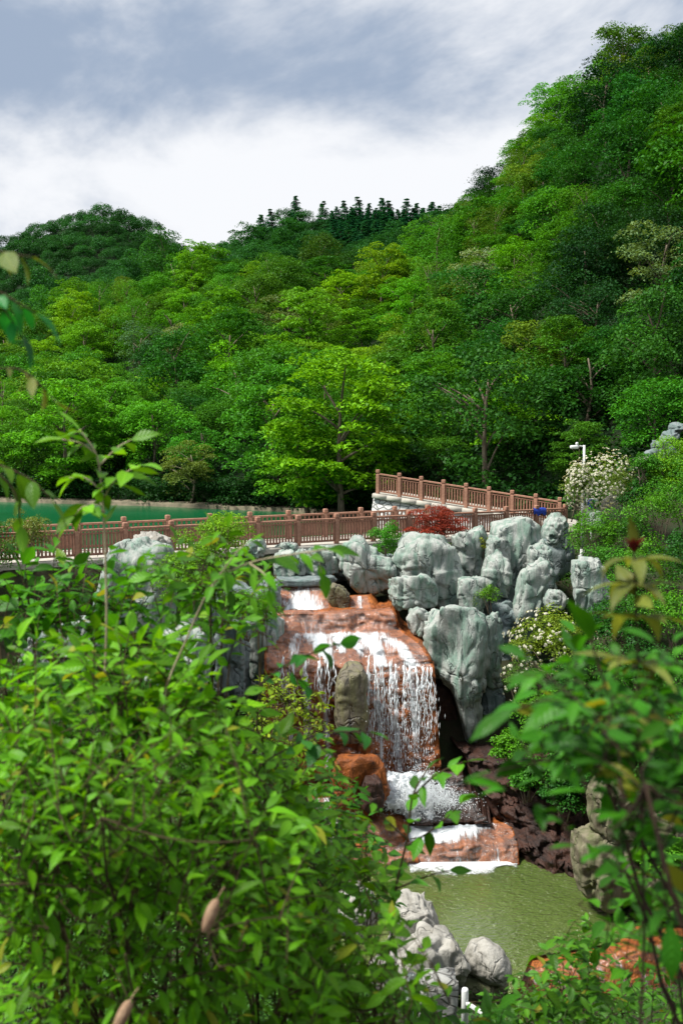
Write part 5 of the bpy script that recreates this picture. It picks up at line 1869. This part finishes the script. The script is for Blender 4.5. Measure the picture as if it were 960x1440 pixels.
r_ = shrub('leafy_shrub', 'sprawling bright green shrub with drooping pointed leaves filling the near corner below the dark shrub', (-.7, 3.9), [(-40, 1000), (60, 975), (180, 965), (300, 1000), (390, 1090), (440, 1200), (470, 1300), (500, 1460), (-40, 1460)], (2.25, 3.3), 800, .066, (.105, .32, .009), 302, nst=30, droop=.7, aspect=.38, gap=.45, extra=dead_twigs)
for (px, py, tilt, d) in ((296, 1288, .38, 2.02), (172, 1430, .45, 2.02)):
    c = P(px, py, d)
    mb = MB()
    t = np.linspace(-1, 1, 11)
    ax = np.array([math.sin(tilt), .15, math.cos(tilt)])
    tube(mb, c + t[:, None] * ax * .038, .0135 * np.sqrt(np.maximum(1 - t ** 2, .01)) * (1 + .12 * t), 10)
    tube(mb, bez(c + ax * .036, c + ax * .044, c + ax * .05 + [.008, .02, .004], 4), .0013, 5)
    mb.build('seed_pod', M['pod'], r_, origin=np.array(r_.location))
shrub('leafy_shrub', 'light green shrub with thin crossing twigs between the sprawling shrub and the fall', (-.25, 4.9), [(250, 930), (330, 960), (400, 1010), (470, 1080), (520, 1170), (560, 1240), (500, 1300), (420, 1230), (330, 1120), (260, 1030)], (3.1, 4.1), 170, .078, (.11, .31, .010), 303, nst=16, droop=.45)
shrub('leafy_shrub', 'yellow-tinged green shrub at the bottom edge before the pale pool rocks', (.12, 4.2), [(420, 1250), (500, 1270), (560, 1290), (610, 1325), (590, 1370), (565, 1400), (590, 1460), (400, 1460)], (2.6, 3.4), 120, .08, (.115, .32, .010), 304, nst=10, droop=.45)
shrub('leafy_shrub', 'bright fresh shrub with paler new leaves between dark shrub and sprawling shrub', (-.9, 4.0), [(20, 900), (160, 880), (280, 910), (350, 960), (330, 1040), (160, 1020), (30, 1010)], (2.7, 3.3), 110, .092, (.12, .34, .010), 305, nst=10, droop=.4)
shrub('fine_shrub', 'yellowish small-leaved shrub just below the ledge-side slab', (-.35, 8.6), [(335, 990), (370, 950), (420, 945), (462, 985), (470, 1040), (430, 1070), (350, 1050)], (7.2, 8.2), 150, .06, (.18, .30, .012), 306, twl=(.15, .3), nst=6, droop=.25, trad=.004)
shrub('fine_shrub', 'dark fine-leaved shrub low in front of the rusty step rocks', (.3, 7.4), [(440, 1060), (500, 1090), (560, 1210), (560, 1275), (480, 1270), (430, 1150)], (5.4, 6.6), 110, .075, (.035, .15, .010), 307, twl=(.15, .3), nst=6, droop=.4)
shrub('leafy_shrub', 'green shrub with spotted pale leaves rising before the orange weir', (1.45, 5.6), [(690, 1395), (730, 1360), (800, 1310), (822, 1268), (850, 1300), (880, 1330), (960, 1400), (990, 1460), (690, 1460)], (4.4, 5.6), 120, .09, (.06, .20, .012), 308, nst=8, droop=.45)
shrub('fine_shrub', 'dark upright fine-leaved shrub beside the whitish angular boulder', (2.4, 14.6), [(690, 1440), (705, 1390), (735, 1370), (770, 1400), (780, 1450)], (13.6, 14.8), 60, .09, (.03, .09, .014), 309, twl=(.2, .35), nst=6, droop=.2, aspect=.25)
shrub('leafy_shrub', 'low green plants with narrow leaves at the very bottom by the stair handrail', (.75, 4.3), [(668, 1420), (690, 1405), (730, 1430), (730, 1470), (668, 1470)], (3.6, 4.2), 16, .1, (.05, .2, .012), 310, nst=4, droop=.3, aspect=.4)

shrub('leafy_shrub', 'airy bright shrub whose branches rise to the railing beside the cascade head', (-.5, 4.6), [(180, 800), (235, 752), (300, 730), (350, 755), (395, 800), (400, 850), (372, 880), (310, 900), (240, 930), (200, 870)], (3.2, 4.0), 62, .08, (.085, .28, .010), 311, nst=10, droop=.45, stem='twig')
shrub('leafy_shrub', 'low sprig of green leaves half covering the stone pier', (.3, 4.4), [(560, 1400), (600, 1385), (640, 1410), (640, 1460), (560, 1460)], (3.4, 4.2), 22, .08, (.075, .25, .010), 312, nst=4, droop=.45)
shoot('tall_shoot', 'tall pale-stemmed shoot with fresh drooping leaves rising above the railing', [(146, 1010, 3.0), (150, 880, 3.0), (148, 770, 3.0), (143, 690, 3.0), (136, 640, 3.0), (112, 604, 3.0)], .105, (.12, .33, .012), 320, 'pale_twig', (.0065, .0025), gap=.22, start=.66, droop=.45,
      laterals=([(146, 700, 3.0), (165, 672, 2.95), (195, 655, 2.9)], [(143, 690, 3.0), (120, 672, 3.0), (98, 672, 3.05)], [(140, 655, 3.0), (165, 630, 3.0), (186, 618, 3.0)], [(136, 640, 3.0), (116, 624, 3.0), (88, 618, 3.0)], [(148, 720, 3.0), (120, 712, 2.9), (104, 726, 2.9)]))
shoot('arching_shoot', 'arching pale twig with a spray of leaves reaching across the cascade head', [(232, 980, 2.8), (262, 900, 2.8), (300, 822, 2.75), (350, 792, 2.7), (410, 780, 2.7), (462, 772, 2.7)], .085, (.085, .28, .010), 321, 'pale_twig', (.006, .002), gap=.42, start=.5, droop=.5,
      laterals=([(300, 822, 2.75), (330, 780, 2.7), (345, 765, 2.7)], [(350, 792, 2.7), (372, 808, 2.65), (378, 830, 2.65)], [(430, 776, 2.7), (446, 786, 2.7), (452, 806, 2.7)]))
shoot('dark_leaf_shoot', 'twig of round dark leaves hanging before the main ledge', [(330, 1010, 2.9), (370, 960, 2.85), (410, 930, 2.85), (440, 918, 2.8), (478, 905, 2.8)], .075, (.03, .17, .02), 322, 'dark_twig', (.005, .002), gap=.42, start=.3, droop=.35, aspect=.6,
      laterals=([(400, 936, 2.85), (420, 955, 2.85), (440, 972, 2.85)],))
shoot('dark_leaf_shoot', 'twig with blue-green leaves lower in front of the falling strands', [(360, 1090, 3.0), (410, 1050, 3.0), (460, 1030, 2.95), (520, 1030, 2.9)], .08, (.04, .19, .03), 323, 'dark_twig', (.005, .002), gap=.42, start=.3, droop=.4, aspect=.55,
      laterals=([(440, 1038, 3.0), (460, 1060, 2.95), (470, 1076, 2.95)],))
shoot('slim_sapling', 'slim sapling with toothed leaves standing against the white splash and pool', [(525, 1440, 3.3), (548, 1330, 3.3), (556, 1250, 3.3), (572, 1180, 3.3), (580, 1120, 3.3), (600, 1082, 3.3)], .095, (.065, .24, .012), 324, 'twig', (.008, .003), gap=.42, start=.35, droop=.45,
      laterals=([(570, 1190, 3.3), (610, 1165, 3.25), (650, 1128, 3.2)], [(556, 1250, 3.3), (600, 1232, 3.3), (632, 1224, 3.3)], [(580, 1120, 3.3), (612, 1090, 3.25), (650, 1072, 3.2)], [(572, 1180, 3.3), (540, 1150, 3.3), (520, 1120, 3.3)]))
shrub('near_branch', 'small dim leafy branch filling the frame corner over the farthest tan boulder', (1.15, 2.3), [(850, 1210), (920, 1170), (1000, 1160), (1000, 1340), (930, 1320)], (1.9, 2.5), 26, .075, (.045, .19, .010), 335, twl=(.15, .28), nst=4, droop=.35, stem='dark_twig', trad=.0016)
shoot('red_tipped_plant', 'tall plant with a dark red budding tip and bronze arching leaves', [(905, 1300, 1.75), (900, 1100, 1.75), (897, 960, 1.75), (894, 860, 1.75), (891, 775, 1.75)], .10, (.12, .17, .04), 330, 'dark_twig', (.0034, .002), gap=1.3, start=.5, droop=.75, aspect=.3, pairs=True, vb=.8)
rt = bpy.data.objects['red_tipped_plant']
mb = MB()
q = np.random.default_rng(4)
c = P(891, 778, 1.75)
mw = MB()
for wy, ln, nn in ((790, .085, 6), (826, .10, 6), (872, .11, 6), (935, .12, 6), (1010, .12, 6)):
    cw = P(892, wy, 1.75)
    aa = np.arange(nn) * 2 * PI / nn + wy
    dw = np.stack([np.cos(aa), np.sin(aa), np.full(nn, .35)], 1)
    big_leaves(mw, np.repeat(cw[None], nn, 0), dw, norm(np.stack([-.35 * np.cos(aa), -.35 * np.sin(aa), np.ones(nn)], 1)), np.full(nn, ln), q, .30, np.full(nn, .75), .75, .3)
mw.build('leaf_whorl', M['leaf_near'], rt, origin=np.array(rt.location), color=(.12, .17, .045))
n = 9
a = np.arange(n) * 2.4
big_leaves(mb, np.repeat(c[None], n, 0), np.stack([np.cos(a) * .45, np.sin(a) * .45, np.full(n, 1.0)], 1), norm(np.stack([-np.cos(a), -np.sin(a), np.full(n, .5)], 1)), np.full(n, .034), q, .45, np.zeros(n), .2)
mb.build('red_bud', M['leaf_near'], rt, origin=np.array(rt.location), color=(.15, .012, .02))
shrub('near_branch', 'dark-stemmed branch with large dim leaves close to the camera over the bank', (1.05, 1.7), [(700, 990), (740, 910), (830, 860), (900, 900), (1000, 880), (1000, 1190), (900, 1150), (800, 1100), (730, 1070)], (1.45, 2.1), 95, .072, (.038, .18, .010), 431, twl=(.2, .35), nst=5, droop=.3, stem='dark_twig', gap=.62, trad=.0018, aspect=.42)
shoot('near_branch', 'thin dark branch slanting over the tan boulders with a pair of glossy leaves', [(1040, 1340, 1.6), (940, 1275, 1.6), (850, 1205, 1.6), (770, 1140, 1.55), (705, 1108, 1.5)], .08, (.05, .25, .010), 332, 'dark_twig', (.003, .0014), gap=.9, start=.45, droop=.3, aspect=.42, root_xy=(1.3, 1.9))
shoot('near_branch', 'dark branch crossing the frame corner above the orange weir', [(1050, 1180, 1.5), (960, 1120, 1.5), (900, 1060, 1.5), (860, 990, 1.5), (830, 900, 1.5)], .078, (.04, .2, .010), 333, 'dark_twig', (.0045, .002), gap=.8, start=.1, droop=.3, aspect=.42, root_xy=(1.2, 1.8),
      laterals=([(900, 1060, 1.5), (800, 1065, 1.5), (690, 1085, 1.5)], [(960, 1120, 1.5), (930, 1200, 1.45), (940, 1300, 1.4)], [(880, 1020, 1.5), (780, 985, 1.5), (720, 1000, 1.5)]))
shoot('hanging_twig', 'twig of yellow-green leaves poking in from the frame edge over the far peak', [(-160, 380, 2.0), (-80, 362, 2.0), (-20, 352, 2.0), (45, 362, 2.0)], .075, (.13, .2, .02), 340, 'twig', (.006, .002), gap=.4, start=.4, droop=.6, root_xy=(-1.35, 2.2))
shoot('hanging_twig', 'drooping twig of smooth green leaves at the frame edge over the hillside', [(-160, 420, 1.9), (-80, 400, 1.9), (-20, 402, 1.9), (50, 440, 1.9)], .07, (.02, .24, .04), 341, 'twig', (.006, .002), gap=.4, start=.45, droop=.7, root_xy=(-1.3, 2.1), laterals=([(-20, 402, 1.9), (10, 440, 1.9), (30, 470, 1.9)],))
shoot('hanging_twig', 'bronze-tipped twig of narrow leaves at the frame edge low over the hillside', [(-160, 560, 2.0), (-80, 530, 2.0), (-10, 520, 2.0), (30, 520, 2.0), (66, 550, 2.0)], .07, (.16, .2, .03), 342, 'twig', (.006, .002), gap=.4, start=.4, droop=.7, aspect=.35, root_xy=(-1.35, 2.15))
shoot('hanging_twig', 'fresh green twig at the frame edge above the dam railing end', [(-160, 700, 2.4), (-90, 660, 2.4), (-20, 650, 2.4), (40, 672, 2.4), (70, 700, 2.4)], .085, (.09, .23, .014), 343, 'twig', (.006, .002), gap=.45, start=.35, droop=.6, root_xy=(-1.6, 2.6), laterals=([(-20, 650, 2.4), (20, 690, 2.4), (30, 740, 2.4)],))
# ------------------------------------------------------------------ sky, sun, camera
SUN_EL, SUN_AZ = math.radians(58), math.radians(-102)       # azimuth from +Y towards +X: behind the camera, off its shoulder
w = bpy.data.worlds.new('World')
SC.world = w
w.use_nodes = True
t = NT(w.node_tree)
sky = t.n('ShaderNodeTexSky', sky_type='NISHITA', sun_disc=False, sun_elevation=SUN_EL, sun_rotation=SUN_AZ)
d = t.n('ShaderNodeTexCoord').outputs['Generated']
sp = t.n('ShaderNodeSeparateXYZ', {0: d})
zc = t.math('MAXIMUM', sp.outputs[2], .02)
# cloud deck: directions projected on a flat layer overhead
pl = t.n('ShaderNodeCombineXYZ', {0: t.math('DIVIDE', sp.outputs[0], t.math('ADD', zc, .12)), 1: t.math('DIVIDE', sp.outputs[1], t.math('ADD', zc, .12)), 2: 0.0}).outputs[0]
n1 = t.noise(t.scale(d, (3.3, 2.0, 6.0), (4.25, 1.35, .4)), 1.0, 6, .58, .5)
n2 = t.noise(t.scale(d, (8, 5, 13), (2.2, 3.1, .3)), 1.0, 5, .6, .3)
band = t.ramp(sp.outputs[2], .22, .34)                       # thin and white near the hills, heavier above
dens = t.math('ADD', t.math('MULTIPLY_ADD', n1, 2.1, -.60), t.math('MULTIPLY', n2, .45))
dens = t.math('ADD', dens, t.math('MULTIPLY_ADD', band, .66, -.44))
dens = t.math('ADD', dens, t.math('MULTIPLY', sp.outputs[0], -.38))
shade = t.ramp(dens, .48, 1.12)
cloud = t.mix(shade, (.76, .775, .805), (.29, .36, .475))
gap = t.ramp(t.math('SUBTRACT', 1.0, n2), .60, .75)
skyc = t.mix(1.0, sky.outputs[0], (.1, .1, .1), 'MULTIPLY')
col = t.mix(t.math('MULTIPLY', t.math('MULTIPLY', gap, band), .25), cloud, skyc)
bg = t.n('ShaderNodeBackground', {'Color': col, 'Strength': SKY_STRENGTH})
o = t.n('ShaderNodeOutputWorld')
t.set(o.inputs[0], bg.outputs[0])

sd = bpy.data.lights.new('sun', 'SUN')
sd.energy = SUN_POWER
sd.angle = math.radians(SUN_ANGLE)
sd.color = (1.0, .965, .90)
so = bpy.data.objects.new('sun', sd)
COL.objects.link(so)
ds = Vector((math.sin(SUN_AZ) * math.cos(SUN_EL), math.cos(SUN_AZ) * math.cos(SUN_EL), math.sin(SUN_EL)))
so.rotation_euler = ds.to_track_quat('Z', 'Y').to_euler()
so.location = ds * 60

cd = bpy.data.cameras.new('camera')
cd.sensor_fit = 'VERTICAL'
cd.sensor_height = 36.0
cd.lens = 35.0
cd.clip_start = .05
cd.clip_end = 3000
cd.dof.use_dof = True
cd.dof.focus_distance = 33.0
cd.dof.aperture_fstop = 4.0
co = bpy.data.objects.new('camera', cd)
COL.objects.link(co)
co.rotation_euler = (PI / 2 - TH, 0, 0)
SC.camera = co
SC.view_settings.view_transform = 'Standard'
SC.view_settings.look = 'None'
SC.view_settings.exposure = EXPOSURE
SC.view_settings.gamma = 1.0
SC.view_settings.use_curve_mapping = False
SC.cycles.max_bounces = 6
SC.cycles.diffuse_bounces = 2
SC.cycles.glossy_bounces = 2
SC.cycles.transmission_bounces = 4
SC.cycles.transparent_max_bounces = 10
SC.cycles.caustics_reflective = False
SC.cycles.caustics_refractive = False
SC.cycles.use_adaptive_sampling = False
dup = {k: v for k, v in LABELS.items() if len(v) > 1}
print('shared labels', len(dup), list(dup.items())[:3])
